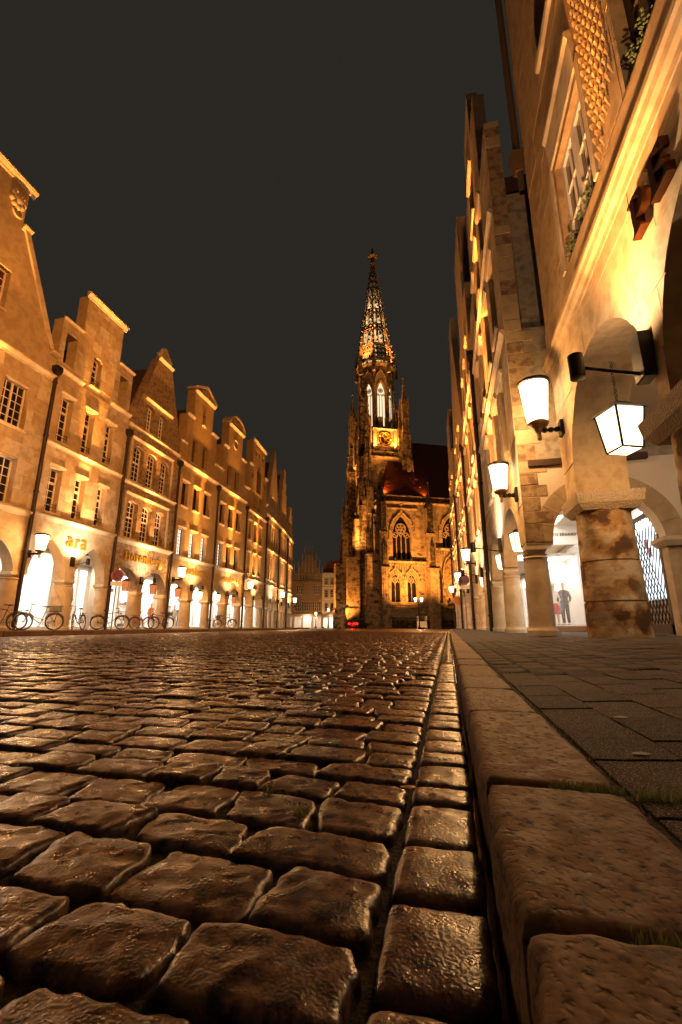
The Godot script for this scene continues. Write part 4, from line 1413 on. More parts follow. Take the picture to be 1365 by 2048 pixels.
func right_row() -> void:
	# ---- the near house: local x runs from its far corner towards the viewer, z out over the pavement
	var t := thing("arcade_house", "tall orange-lit stone house with bronze letters, arcade and weathered thick pillar close by", "house", frame_at(Vector2(2.44, 9.45), 0.0, true))
	var base := 0.225
	var outline := rect2(0, 2.76, 13.5, 17.5)
	var arches := [[2.45, 1.75, 3.06, 1.74, "round"], [6.2, 1.75, 3.06, 1.74, "round"], [9.95, 1.75, 3.06, 1.74, "round"]]
	var wo := {"cols": 4, "rows": 3, "mullion": true, "fr": 0.13, "bar": 0.022, "panes": true, "in": 0.13, "glass": "dark_glass", "sill": false}
	var wins := [[2.0, 3.55, 6.68, 8.8, wo], [4.75, 6.3, 6.68, 9.9, {"cols": 4, "rows": 6, "paint": "wood_dark", "in": 0.2, "sill": false, "panes": true}], [2.0, 3.3, 11.5, 13.6, {"cols": 4, "rows": 5, "paint": "wood_dark", "in": 0.35, "panes": true}], [5.0, 6.3, 11.5, 13.6, {"cols": 4, "rows": 5, "paint": "wood_dark", "in": 0.35}]]
	house_front(t, {"x0": 0.0, "x1": 13.5, "base": base, "yb": 2.76, "thick": 0.88, "outline": outline, "arches": arches, "windows": wins, "cornices": [], "wall": "warm_stone",
		"ashlar": [[2.76, 5.62, 0.62, 1.25, ["warm_stone"], 0.012, 80], [6.62, 14.5, 0.55, 1.2, ["warm_stone"], 0.010, 170]]})
	var cg := G.new()
	cg.run_x([Vector2(-0.02, 5.62), Vector2(0.03, 5.62), Vector2(0.045, 5.70), Vector2(0.10, 5.73), Vector2(0.125, 5.80), Vector2(0.16, 5.82), Vector2(0.16, 5.90), Vector2(-0.02, 5.96)], -0.06, 13.5)
	part("cornice", cg, M.warm_stone, t)
	var bd := G.new()
	bd.run_x([Vector2(-0.02, 5.96), Vector2(0.035, 5.95), Vector2(0.035, 6.58), Vector2(-0.02, 6.64)], 0.0, 13.5)
	part("sill_course", bd, M.warm_stone, t)
	var hd := G.new()
	hd.run_x([Vector2(-0.02, 8.95), Vector2(0.05, 8.95), Vector2(0.07, 9.55), Vector2(0.12, 9.62), Vector2(0.12, 9.72), Vector2(-0.02, 9.76)], 1.85, 3.6)
	for x in [1.72, 3.6]:
		hd.box(Vector3(x, 6.64, -0.01), Vector3(x + 0.14, 9.0, 0.05))
	part("window_surround", hd, M.sandstone_light, t)
	# panel of small wedges beside the window
	var wg := G.new()
	wg.hexa([Vector3(0.02, 0, 0.004), Vector3(0.032, 0, 0.004), Vector3(0.032, 0, -0.001), Vector3(0.02, 0, -0.001), Vector3(0.0, 0.14, 0.05), Vector3(0.052, 0.14, 0.05), Vector3(0.052, 0.14, 0), Vector3(0.0, 0.14, 0)])
	var wm := wg.mesh()
	var panel := part("relief_panel", (func(): var g := G.new(); g.box(Vector3(3.76, 6.66, -0.01), Vector3(4.66, 10.9, 0.018)); return g).call(), M.warm_stone, t)
	for r in 16:
		for c in 8:
			if (r == 0 and c > 2) or (r == 1 and c > 5):
				continue
			part("wedge", wm, M.warm_stone, panel, Vector3(3.80 + 0.107 * c, 6.74 + 0.26 * r, 0.018))
	# pillars: the far one weathered, its block capital rough
	for k in 4:
		var x := 0.4 + 3.94 * k - (0.0 if k == 0 else 0.02)
		var g := G.new()
		var z := -0.46
		g.lathe([Vector2(0.505, base - 0.05), Vector2(0.505, base + 0.02), Vector2(0.495, base + 0.6), Vector2(0.472, base + 0.606), Vector2(0.472, base + 0.618), Vector2(0.491, base + 0.625), Vector2(0.478, base + 1.3), Vector2(0.456, base + 1.306), Vector2(0.456, base + 1.318), Vector2(0.474, base + 1.325), Vector2(0.45, 2.42), Vector2(0.43, 2.47)], 40, Vector3(x, 0, z))
		var col := part("pillar", g, M.weathered, t)
		if k == 0:
			col.set_meta("label", "weathered round pillar with flaking stone")
		var c := G.new()
		c.frust(x, z, 2.44, 0.44, 0.44, 2.56, 0.53, 0.53)
		c.frust(x, z, 2.56, 0.53, 0.53, 2.755, 0.56, 0.56)
		part("capital", c, M.rough_block, col)
	# arcade inside
	var ag := G.new()
	ag.box(Vector3(-0.95, 5.05, -4.4), Vector3(13.5, 5.3, -0.88))
	part("arcade_ceiling", ag, M.cream_plaster, t)
	var bw := G.new()
	bw.box(Vector3(0.6, base, -4.4), Vector3(13.5, 5.05, -4.2))
	part("arcade_back_wall", bw, M.cream_plaster, t)
	var ln := G.new()
	ln.box(Vector3(3.0, 5.0, -2.9), Vector3(4.2, 5.04, -2.3))
	part("ceiling_light_panel", ln, M.ceiling_light_panel, t)
	area(t, Vector3(3.6, 4.97, -2.6), Vector3(-0.35, -1, 0).normalized(), 1.2, 0.6, 3.0, SHOPC)
	var rp := G.new()
	rp.bar(Vector3(-0.12, 11.75, 0.12), Vector3(-0.12, 17.5, 0.12), 0.09, 8)
	rp.bar(Vector3(-0.12, 10.7, 0.1), Vector3(-0.12, 11.5, 0.1), 0.07, 8)
	rp.frust(-0.12, 0.12, 11.3, 0.1, 0.1, 11.8, 0.22, 0.2)
	part("drainpipe", rp, M.copper, t)
	arm_spot(t, 4.15, 3.42, 0.72, 12.5, 70.0, 1.8, 1.25, 0.26, 46.0)
	arm_spot(t, 8.1, 3.42, 0.72, 12.5, 70.0, 1.8, 1.25, 0.26, 46.0)
	for q in [[7.6, 14.2, -6.0, 150.0], [9.2, 14.2, -17.0, 210.0]]:
		var fl := G.new()
		fl.cbox(Vector3(q[0] - 0.2, q[1] - 0.16, 0.25), Vector3(q[0] + 0.2, q[1] + 0.16, 0.5), 0.03)
		fl.bar(Vector3(q[0], q[1], 0.0), Vector3(q[0], q[1], 0.3), 0.04, 6)
		var fh := part("floodlight", fl, M.iron, t)
		spot(fh, Vector3(q[0], q[1] - 0.05, 0.55), Vector3(q[2], 8.5, 19.5), q[3], 34.0, WARM, 0.2, 1.0)
	letters(t, "P", Vector3(4.71, 4.93, 0.09), 0.47, 0.09, M.bronze, "sign_letter")
	letters(t, "E", Vector3(5.2, 4.93, 0.09), 0.47, 0.09, M.bronze, "sign_letter")
	for k in 3:
		var p := G.new()
		for j in 50:
			var b := Vector3(rng.randf_range(0, 0.5), rng.randf_range(0, 0.05), rng.randf_range(-0.08, 0.08))
			p.ball(b + Vector3(0, rng.randf_range(0.0, 0.16), 0), Vector3(0.022, 0.012, 0.022), 5, 4)
		part("window_foliage", p, M.moss, t, Vector3([2.1, 2.9, 5.0][k], 6.66, 0.0)).set_meta("kind", "stuff")

	# ---- second house, standing further out, with its side wall towards us
	t = thing("stepped_gable_house", "stone house with high stepped gable and quoined side wall over a cross arch", "house", frame_at(Vector2(1.75, 18.9), 0.0, true))
	base = 0.235
	wins = []
	var w2 := {"cols": 2, "rows": 5, "lintel": true, "in": 0.32, "fr": 0.05}
	for x in [0.7, 2.15, 3.6, 5.05, 6.5]:
		wins.append([x, x + 0.95, 4.75, 6.85, w2])
	for x in [0.9, 2.6, 4.9, 6.6]:
		wins.append([x, x + 1.0, 8.3, 10.6, w2])
	for x in [2.0, 3.75, 5.5]:
		wins.append([x, x + 0.95, 11.9, 13.9, w2])
	wins.append([3.6, 4.9, 15.2, 17.2, w2])
	var hl := []
	house_front(t, {"x0": 0.0, "x1": 8.5, "base": base, "yb": 2.15, "thick": 0.38, "wall": "sandstone", "trim": "sandstone_light",
		"outline": PackedVector2Array([Vector2(0, 2.15), Vector2(8.5, 2.15), Vector2(8.5, 14.25), Vector2(6.75, 14.25), Vector2(6.75, 17.9), Vector2(5.4, 17.9), Vector2(5.4, 20.0), Vector2(3.1, 20.0), Vector2(3.1, 17.9), Vector2(1.75, 17.9), Vector2(1.75, 14.25), Vector2(0, 14.25)]),
		"arches": [[6.15, 1.62, 2.2, 1.3, "round"], [2.2, 1.62, 2.2, 1.3, "round"]], "windows": wins,
		"cornices": [[0.0, 8.4, 7.45, 0.12, 0.16], [0.0, 8.4, 11.2, 0.12, 0.16]], "columns": [[8.27, 0.27], [4.18, 0.27], [0.2, 0.27]], "colm": "sandstone_light",
		"ashlar": [[2.2, 4.6, 0.45, 0.95, ["sandstone_light", "sandstone"], 0.010, 60], [4.7, 14.2, 0.55, 1.0, ["sandstone", "sandstone_light"], 0.012, 200]],
		"pipe": [0.0, 12.0], "roof": [0.3, 8.2, 12.5, 17.0]})
	arm_spot(t, 4.2, 2.85, 0.8, 13.0, 330.0, 2.6)
	# side wall: cream below the flashing, grey plaster above, an arch band in between
	var side := Node3D.new()
	side.name = "side_wall"
	t.add_child(side, true)
	side.transform = Transform3D(Basis(Vector3(0, 0, -1), UP, Vector3(1, 0, 0)), Vector3(8.49, 0, 0))
	var op := arch2(0.55, 2.70, -1.0, 2.2, 1.07, "round", 24)
	part("cream_wall", wall_mesh(rect2(0.385, 2.15, 7.0, 3.98), [op], -0.38, 0.0), M.cream_plaster, side)
	part("grey_wall", wall_mesh(rect2(0.385, 3.98, 7.0, 7.5), [], -0.38, 0.0), M.grey_plaster, side)
	part("impost_wall", wall_mesh(rect2(2.70, base - 0.1, 7.0, 2.15), [], -0.38, 0.0), M.sandstone, side)
	var ch := G.new()
	ch.box(Vector3(0.40, 7.5, -0.9), Vector3(0.86, 11.75, -0.12))
	ch.box(Vector3(0.86, 7.5, -1.2), Vector3(7.0, 10.2, -0.42))
	part("chimney_breast", ch, M.grey_plaster, side)
	var fs := G.new()
	fs.box(Vector3(0.2, 3.92, -0.02), Vector3(2.6, 4.06, 0.09))
	part("flashing_beam", fs, M.wood_dark, side)
	voussoirs(side, 1.625, 2.2, 1.075, 1.45, 11, -0.36, 0.02, M.sandstone)
	var im := G.new()
	im.frust(2.95, -0.15, 2.02, 0.28, 0.26, 2.12, 0.36, 0.32)
	im.frust(2.95, -0.15, 2.12, 0.36, 0.32, 2.2, 0.36, 0.32)
	part("impost", im, M.sandstone_light, side)
	var y := 2.2
	var k2 := 0
	while y < 14.2:
		var h := rng.randf_range(0.26, 0.42)
		var g := G.new()
		var wq: float = 0.375 if k2 % 2 == 0 or y > 7.5 else rng.randf_range(0.5, 0.62)
		g.cbox(Vector3(0.003, y + 0.006, -0.05), Vector3(wq, minf(y + h, 14.24) - 0.006, 0.016 + rng.randf_range(0, 0.012)), 0.008)
		part("quoin_stone", g, M[["sandstone_dark", "sandstone", "sandstone_dark"][rng.randi() % 3]], side)
		y += h
		k2 += 1
	for fin in [[1.74, 14.3, 17.88], [3.09, 17.95, 19.98]]:
		y = fin[1]
		while y < fin[2] - 0.1:
			var h := rng.randf_range(0.3, 0.42)
			var g := G.new()
			g.cbox(Vector3(0.01, y + 0.006, -0.05 - fin[0]), Vector3(0.37, minf(y + h, fin[2]) - 0.006, 0.015 - fin[0]), 0.008)
			part("quoin_stone", g, M[["sandstone_dark", "sandstone"][rng.randi() % 2]], side)
			y += h
	var sh := {"top": 3.55, "back": -2.85, "deep": 3.2, "bays": 4, "e": 9.0, "arcade": 0.45, "frame": "white_paint", "goods": 3}
	shop(t, 0.0, 8.4, base, sh)
	# far arcade wall light: a ceiling lamp that lights the cream wall and the pillars
	area(t, Vector3(6.6, 3.5, -1.4), Vector3(0.2, -1, 0).normalized(), 0.6, 0.6, 0.8, SHOPC)
	# fascia across the arcade
	var fa := thing("fascia_sign", "white fascia board with black lettering across the near arcade", "sign", Transform3D(Basis.IDENTITY, W(3.55, 3.27, 15.5)))
	var fg := G.new()
	fg.cbox(Vector3(-1.0, -0.32, -0.1), Vector3(1.0, 0.33, 0.05), 0.01)
	part("board", fg, M.white_wall, fa)
	letters(fa, "TO ERHARDT", Vector3(0.25, 0.0, 0.055), 0.094, 0.01, M.black_letter, "sign_letters", false)
	# showcase standing at the end of the arcade
	var vc := thing("showcase", "bright glazed showcase with brown plinth at the arcade's far end", "showcase", Transform3D(Basis.IDENTITY, W(3.75, base, 18.6)))
	var vg := G.new()
	vg.cbox(Vector3(-0.75, 0.0, 0.0), Vector3(0.8, 0.2, 1.5), 0.02)
	part("plinth", vg, M.brown_box, vc)
	vg = G.new()
	vg.box(Vector3(-0.75, 0.2, 0.0), Vector3(0.8, 2.6, 0.06))
	vg.box(Vector3(0.74, 0.2, 0.06), Vector3(0.8, 2.6, 1.5))
	vg.box(Vector3(-0.75, 2.6, 0.0), Vector3(0.8, 2.7, 1.5))
	vg.box(Vector3(-0.73, 0.2, 0.06), Vector3(0.74, 0.23, 1.48))
	part("white_lining", vg, M.white_wall, vc)
	vg = G.new()
	vg.box(Vector3(-0.74, 0.2, 1.48), Vector3(0.8, 2.6, 1.495))
	part("front_pane", vg, M.shop_glass, vc)
	vg = G.new()
	vg.box(Vector3(-0.75, 0.2, 0.06), Vector3(-0.735, 2.6, 1.48))
	part("side_pane", vg, M.shop_glass, vc)
	vg = G.new()
	vg.box(Vector3(-0.4, 2.57, 0.4), Vector3(0.5, 2.595, 1.1))
	part("ceiling_light_panel", vg, M.ceiling_light_panel, vc)
	area(vc, Vector3(0.05, 2.54, 0.75), Vector3(0, -1, 0), 0.9, 0.7, 1.1, SHOPC)
	# folding lattice gate before a bright window
	var gate := thing("lattice_gate", "dark folding lattice gate drawn across a bright shop window", "gate", Transform3D(Basis(Vector3(0, 0, 1), UP, Vector3(-1, 0, 0)), W(4.47, base + 0.03, 13.3)))
	var gf := G.new()
	for xx in [0.0, 2.55]:
		gf.box(Vector3(xx - 0.05, 0, -0.03), Vector3(xx + 0.05, 2.62, 0.03))
	gf.box(Vector3(-0.05, 2.55, -0.03), Vector3(2.6, 2.65, 0.03))
	gf.box(Vector3(-0.05, 0.0, -0.03), Vector3(2.6, 0.2, 0.03))
	part("gate_frame", gf, M.wood_dark, gate)
	for d in [-1, 1]:
		for k in range(-14, 17):
			var x0 := k * 0.165
			var a := Vector2(x0, 0.15)
			var b := Vector2(x0 + d * 2.0 * 0.66, 2.55)
			var lo := (0.0 - a.x) / (b.x - a.x)
			var hi := (2.55 - a.x) / (b.x - a.x)
			var t0 := clampf(minf(lo, hi), 0.0, 1.0)
			var t1 := clampf(maxf(lo, hi), 0.0, 1.0)
			if t1 - t0 < 0.03:
				continue
			var p := a.lerp(b, t0)
			var q := a.lerp(b, t1)
			var lg := G.new()
			lg.bar(Vector3(p.x, p.y, d * 0.012), Vector3(q.x, q.y, d * 0.012), 0.012, 4)
			part("lattice_bar", lg, M.iron, gate)
	var sc := thing("display_panel", "bright white display panel with two red squares behind the lattice gate", "display", Transform3D(Basis(Vector3(0, 0, 1), UP, Vector3(-1, 0, 0)), W(4.78, base, 13.1)))
	var sg := G.new()
	sg.box(Vector3(0.1, 0.8, 0), Vector3(2.3, 2.5, 0.03))
	part("display_screen", sg, M.display_screen, sc)
	for p in [[1.45, 2.02], [1.62, 1.8], [0.85, 2.0], [0.98, 1.78]]:
		var rg := G.new()
		rg.box(Vector3(p[0], p[1], 0.03), Vector3(p[0] + 0.2, p[1] + 0.22, 0.036))
		part("red_square", rg, M.cloth_red, sc)
	var lo2 := G.new()
	lo2.box(Vector3(0.05, 0.05, -0.02), Vector3(2.4, 0.78, 0.05))
	part("stall_riser", lo2, M.brown_box, sc)

	# ---- further houses of this side
	var near := Vector2(1.75, 18.9)
	for q in [[10.6, 0.6, 23.3, "tall narrow-stepped house beyond the quoined one, its gable top flat", "step"], [12.0, 1.6, 25.5, "orange house third along the near pavement with a sloping gable", "tri"], [11.0, 2.4, 22.5, "last house on the near pavement before the church", "step"]]:
		var w: float = q[0]
		var a := deg_to_rad(q[1])
		var farp: Vector2 = near + Vector2(-sin(a), cos(a)) * w
		t = thing("gabled_house", q[3], "house", frame_at(farp, q[1], true), "houses along the near pavement")
		wins = []
		for k in 5:
			var xx: float = 0.8 + (w - 1.4) / 5.0 * k
			wins.append([xx, xx + 1.0, 5.0, 7.3, {"cols": 2, "rows": 5, "lintel": true}])
			wins.append([xx, xx + 1.0, 8.8, 11.2, {"cols": 2, "rows": 5, "lintel": true}])
		for k in 3:
			wins.append([w * (0.3 + 0.2 * k) - 0.45, w * (0.3 + 0.2 * k) + 0.45, 13.0, 15.0, {"cols": 2, "rows": 5, "lintel": true}])
		var top: float = q[2]
		var ol := PackedVector2Array([Vector2(0, 2.2), Vector2(w - 0.02, 2.2), Vector2(w - 0.02, 14.0)])
		if q[4] == "tri":
			ol.append_array([Vector2(w * 0.62, top - 2.0), Vector2(w * 0.62, top), Vector2(w * 0.4, top), Vector2(w * 0.4, top - 2.0)])
		else:
			ol.append_array([Vector2(w * 0.85, 14.0), Vector2(w * 0.85, 17.5), Vector2(w * 0.7, 17.5), Vector2(w * 0.7, top), Vector2(w * 0.3, top), Vector2(w * 0.3, 17.5), Vector2(w * 0.15, 17.5), Vector2(w * 0.15, 14.0)])
		ol.append(Vector2(0, 14.0))
		var cols := []
		for k in 4:
			cols.append([clampf(w * k / 3.0, 0.3, w - 0.3), 0.27])
		house_front(t, {"x0": 0.0, "x1": w, "base": base, "yb": 2.2, "outline": ol, "thick": 0.5, "wall": "sandstone",
			"arches": [[w / 6.0, w / 6.0 - 0.35, 2.25, 1.25, "round"], [w / 2.0, w / 6.0 - 0.35, 2.25, 1.25, "round"], [w * 5 / 6.0, w / 6.0 - 0.35, 2.25, 1.25, "round"]], "windows": wins,
			"cornices": [[0.0, w, 4.45, 0.12, 0.18], [0.0, w, 7.9, 0.12, 0.18], [0.0, w, 12.0, 0.14, 0.2]], "columns": cols, "colm": "sandstone_light", "roof": [0.3, w - 0.3, 13.2, top - 2.5], "shop": {"top": 3.8, "e": 8.0}, "pipe": [0.0, 11.8], "spots": [[w / 3.0, 2.9, 14.0, 330.0, 2.4], [w * 2 / 3.0, 2.9, 14.0, 330.0, 2.4]]})
		near = farp


# ---------------------------------------------------------------- church
func face(parent: Node, called: String, kind: String, at: Vector3) -> Node3D:
	var o := Node3D.new()
	o.name = called
	parent.add_child(o, true)
	if kind == "w":
		o.transform = Transform3D(Basis(Vector3(0, 0, 1), UP, Vector3(-1, 0, 0)), at)
	elif kind == "e":
		o.transform = Transform3D(Basis(Vector3(0, 0, -1), UP, Vector3(1, 0, 0)), at)
	else:
		o.transform = Transform3D(Basis.IDENTITY, at)
	return o


func arc_bars(g: G, poly: PackedVector2Array, z: float, r: float, from := 2) -> void:
	var path := []
	for k in range(from - 1, poly.size()):
		path.append(Vector3(poly[k].x, poly[k].y, z))
	path.append(Vector3(poly[0].x, poly[0].y, z))
	for k in path.size() - 1:
		g.bar(path[k], path[k + 1], r, 5)


# a gothic window: splayed frame, mullions, foils, dark or lit glass
func gothic_window(parent: Node, x0: float, x1: float, y0: float, spring: float, rise: float, lights: int, z: float, glass: String, hood := true, stonem := "church_ashlar") -> void:
	var w := x1 - x0
	var cx := (x0 + x1) / 2
	var g := G.new()
	var r := 0.028 * w + 0.02
	for k in range(1, lights):
		g.bar(Vector3(x0 + w * k / lights, y0, z), Vector3(x0 + w * k / lights, spring, z), r, 5)
	for k in lights:
		arc_bars(g, arch2(x0 + w * k / lights, x0 + w * (k + 1) / lights, y0, spring - 0.1, w / lights * 0.9, "point", 8), z, r * 0.9)
	var foils := 6 if lights > 2 else 4
	var rr := w * 0.26
	var cy := spring + rise * 0.42
	g.torus(Vector3(cx, cy, z), Vector3(0, 0, 1), rr, r, 20, 5)
	for k in foils:
		var a := TAU * k / foils
		g.torus(Vector3(cx + cos(a) * rr * 0.55, cy + sin(a) * rr * 0.55, z), Vector3(0, 0, 1), rr * 0.38, r * 0.8, 12, 5)
	if lights > 2:
		for sx in [-1, 1]:
			g.torus(Vector3(cx + sx * w * 0.3, spring + rise * 0.12, z), Vector3(0, 0, 1), w * 0.13, r * 0.8, 12, 5)
	var wn := part("window", g, M[stonem], parent)
	var q := G.new()
	q.extr(arch2(x0, x1, y0, spring, rise, "point", 16), z - 0.12, z - 0.08)
	part("glass", q, M[glass], wn)
	var f := G.new()
	for e in [0.0, 0.22, 0.44]:
		arc_bars(f, arch2(x0 - e * 0.9, x1 + e * 0.9, y0, spring, rise + e, "point", 16), z * 0.4 + e * 0.25, 0.11)
	part("archivolt", f, M[stonem], wn)
	if hood:
		var h := G.new()
		var p := arch2(x0 - 0.6, x1 + 0.6, spring - 0.5, spring, rise + 1.5, "ogee", 20)
		arc_bars(h, p, 0.12, 0.14, 3)
		for k in range(4, p.size() - 1, 2):
			h.ball(Vector3(p[k].x, p[k].y, 0.2), Vector3(0.2, 0.2, 0.2), 6, 4)
		h.lathe([Vector2(0.1, 0), Vector2(0.1, 0.5), Vector2(0.32, 0.7), Vector2(0.12, 0.95), Vector2(0.25, 1.2), Vector2(0.02, 1.7)], 6, Vector3(cx, spring + rise + 1.3, 0.15))
		part("hood_mould", h, M[stonem], wn)


func pinnacle(parent: Node, x: float, z: float, y0: float, y1: float, r: float, m: Material, called := "pinnacle") -> void:
	var g := G.new()
	var h := y1 - y0
	var ys := y0 + h * 0.55
	g.frust(x, z, y0, r, r, ys, r * 0.86, r * 0.86)
	for k in 4:
		var a := k * PI / 2
		var d := Vector3(cos(a), 0, sin(a)) * r * 0.9
		g.bar(Vector3(x, ys - r * 0.4, z) + d, Vector3(x, ys + r * 1.6, z) + d * 0.7, r * 0.42, 4, 0.03)
		var d2 := Vector3(cos(a + PI / 4), 0, sin(a + PI / 4)) * r * 1.25
		g.bar(Vector3(x, y0, z) + d2, Vector3(x, ys, z) + d2, r * 0.2, 5)
		g.bar(Vector3(x, ys, z) + d2, Vector3(x, ys + r * 1.8, z) + d2, r * 0.22, 5, 0.02)
	g.lathe([Vector2(r * 0.8, ys), Vector2(r * 0.12, y1 - h * 0.05)], 4, Vector3(x, 0, z), false, PI / 4)
	var n := clampi(int(h * 0.4), 3, 8)
	for k in n:
		var tt := (k + 0.5) / n
		for c in 4:
			var a := c * PI / 2 + PI / 4
			g.ball(Vector3(x + cos(a) * r * 0.85 * (1 - tt), lerpf(ys, y1 - h * 0.05, tt), z + sin(a) * r * 0.85 * (1 - tt)), Vector3.ONE * maxf(0.10, r * 0.2), 5, 3)
	g.ball(Vector3(x, y1 - h * 0.04, z), Vector3(r * 0.34, r * 0.3, r * 0.34), 6, 4)
	g.bar(Vector3(x, y1 - h * 0.05, z), Vector3(x, y1, z), r * 0.16, 5, 0.02)
	part(called, g, m, parent)


func buttress(parent: Node, x: float, z0: float, z1: float, w: float, steps: Array, m: Material) -> void:
	# steps: [top height, how far it still stands out (0..1)] from the ground up
	var g := G.new()
	var y := 0.0
	for s in steps:
		var zz: float = lerpf(z0, z1, s[1])
		g.box(Vector3(x - w / 2, y, z0), Vector3(x + w / 2, s[0] - 0.35, zz))
		g.frust(x, (z0 + zz) / 2, s[0] - 0.35, w / 2 + 0.1, absf(zz - z0) / 2 + 0.1, s[0], w / 2 - 0.1, absf(zz - z0) / 2 - 0.15)
		for k in [-0.3, 0.0, 0.3]:
			g.bar(Vector3(x + w * k, y + 0.4, zz), Vector3(x + w * k, s[0] - 0.5, zz), 0.09, 5)
		y = s[0] - 0.12
	part("buttress", g, m, parent)


func parapet(parent: Node, x0: float, x1: float, y: float, z: float, h := 1.15) -> void:
	var g := G.new()
	cornice(g, x0 - 0.1, x1 + 0.1, y - 0.5, 0.45, 0.5, z - 0.1)
	g.box(Vector3(x0, y, z - 0.15), Vector3(x1, y + 0.14, z + 0.1))
	g.box(Vector3(x0, y + h - 0.16, z - 0.2), Vector3(x1, y + h, z + 0.16))
	var n := maxi(2, int((x1 - x0) / 0.95))
	for k in n:
		var a := lerpf(x0, x1, float(k) / n)
		var w := (x1 - x0) / n
		var path := []
		for j in 9:
			path.append(Vector3(a + w * j / 8.0, y + h / 2 + sin(TAU * j / 8.0) * h * 0.32, z))
		g.tube(path, 0.085, 5)
		g.bar(Vector3(a, y, z), Vector3(a + w * 0.3, y + h * 0.5, z), 0.06, 4)
		g.bar(Vector3(a + w * 0.7, y + h * 0.5, z), Vector3(a + w, y + h, z), 0.06, 4)
	part("parapet", g, M.church_stone, parent)


func church() -> void:
	var az := deg_to_rad(65.0)
	var bx := Vector3(sin(az), 0, -cos(az))
	var t := thing("church", "floodlit gothic church with openwork spire, clock and red tiled roof", "church", Transform3D(Basis(bx, UP, bx.cross(UP)), W(-13.0, 0.0, 90.0)))
	# ---- tower shaft
	var tw := Node3D.new()
	tw.name = "tower"
	t.add_child(tw)
	var cx := 0.4
	var hw := 4.2
	var sf := face(tw, "south_side", "s", Vector3(0, 0, 4.4))
	var g := wall_mesh(rect2(cx - hw, 0, cx + hw, 33.6), [arch2(cx - 1.6, cx + 1.6, 25.5, 29.0, 2.6, "point")], -1.2, 0.0)
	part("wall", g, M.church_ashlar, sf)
	g = G.new()
	g.box(Vector3(cx - 1.8, 25.2, -0.9), Vector3(cx + 1.8, 32.0, -0.6))
	part("recess_wall", g, M.church_stone, sf)
	var wf := face(tw, "west_side", "w", Vector3(cx - hw, 0, 0))
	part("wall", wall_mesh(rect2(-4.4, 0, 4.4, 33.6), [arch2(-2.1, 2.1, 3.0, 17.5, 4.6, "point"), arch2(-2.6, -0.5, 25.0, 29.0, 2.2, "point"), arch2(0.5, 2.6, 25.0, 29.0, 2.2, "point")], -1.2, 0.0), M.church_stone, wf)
	gothic_window(wf, -1.7, 1.7, 6.5, 17.3, 4.2, 4, -0.7, "dark_glass", true, "church_stone")
	for xx in [-2.6, 0.5]:
		gothic_window(wf, xx, xx + 2.1, 25.0, 29.0, 2.2, 2, -0.5, "dark_glass", false, "church_stone")
	g = G.new()
	g.box(Vector3(cx - hw + 1.2, 0, -4.4), Vector3(cx + hw, 33.5, 3.2))
	part("core", g, M.church_stone, tw)
	for yb in [11.8, 23.2]:
		g = G.new()
		cornice(g, -4.6, 4.6, yb, 0.4, 0.5)
		part("string_course", g, M.church_stone, wf)
	parapet(sf, cx - hw, cx + hw, 33.9, 0.1)
	parapet(wf, -4.4, 4.4, 33.9, 0.1)
	# stepped corner piers with pinnacles
	for c in [[cx - hw, 4.4, -1, 1], [cx + hw, 4.4, 1, 1], [cx - hw, -4.4, -1, -1], [cx + hw, -4.4, 1, -1]]:
		var px: float = c[0] + c[2] * 0.25
		var pz: float = c[1] + c[3] * 0.25
		var b := G.new()
		var y := 0.0
		for s in [[12.0, 1.5], [23.4, 1.3], [33.4, 1.1], [39.0, 0.85]]:
			b.frust(px, pz, y, s[1], s[1], s[0] - 0.5, s[1] * 0.96, s[1] * 0.96)
			b.frust(px, pz, s[0] - 0.5, s[1] * 1.12, s[1] * 1.12, s[0], s[1] * 0.85, s[1] * 0.85)
			for k in 4:
				var a := k * PI / 2 + PI / 4
				b.bar(Vector3(px + cos(a) * s[1] * 1.38, y, pz + sin(a) * s[1] * 1.38), Vector3(px + cos(a) * s[1] * 1.32, s[0] - 0.5, pz + sin(a) * s[1] * 1.32), 0.16, 5)
			y = s[0] - 0.1
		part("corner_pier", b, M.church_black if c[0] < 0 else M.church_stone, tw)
		pinnacle(tw, px, pz, 38.9, 52.5, 0.75, M.church_stone)
		for e in [[c[2] * 1.1, 0.0, 29.0, 37.0], [0.0, c[3] * 1.1, 29.0, 37.0], [c[2] * 1.2, c[3] * 0.4, 20.0, 27.5], [c[2] * 0.4, c[3] * 1.2, 20.0, 27.5], [c[2] * -0.4, c[3] * 0.6, 37.5, 46.5], [c[2] * 0.6, c[3] * -0.4, 37.5, 46.5]]:
			pinnacle(tw, px + e[0], pz + e[1], e[2], e[3], 0.36, M.church_stone)
	# clustered piers between the corners and the octagon
	for q in [[3.1, 3.1, 50.0, 0.8], [-3.1, 3.1, 50.0, 0.8], [3.1, -3.1, 50.0, 0.8], [-3.1, -3.1, 50.0, 0.8], [4.2, 2.0, 44.5, 0.55], [-4.2, 2.0, 44.5, 0.55], [4.2, -2.0, 44.5, 0.55], [-4.2, -2.0, 44.5, 0.55], [4.5, 3.4, 47.5, 0.5], [-4.5, 3.4, 47.5, 0.5], [3.5, 4.6, 45.5, 0.45], [-3.3, 4.6, 45.5, 0.45]]:
		pinnacle(tw, cx * 0.5 + q[0], q[1], 33.4, q[2], q[3], M.church_stone, "clustered_pier")
	# ---- octagon with tall lit windows
	var oc := Node3D.new()
	oc.name = "octagon"
	t.add_child(oc)
	oc.position = Vector3(0.2, 0, 0)
	var ap := 3.55
	var hfw := ap * tan(PI / 8)
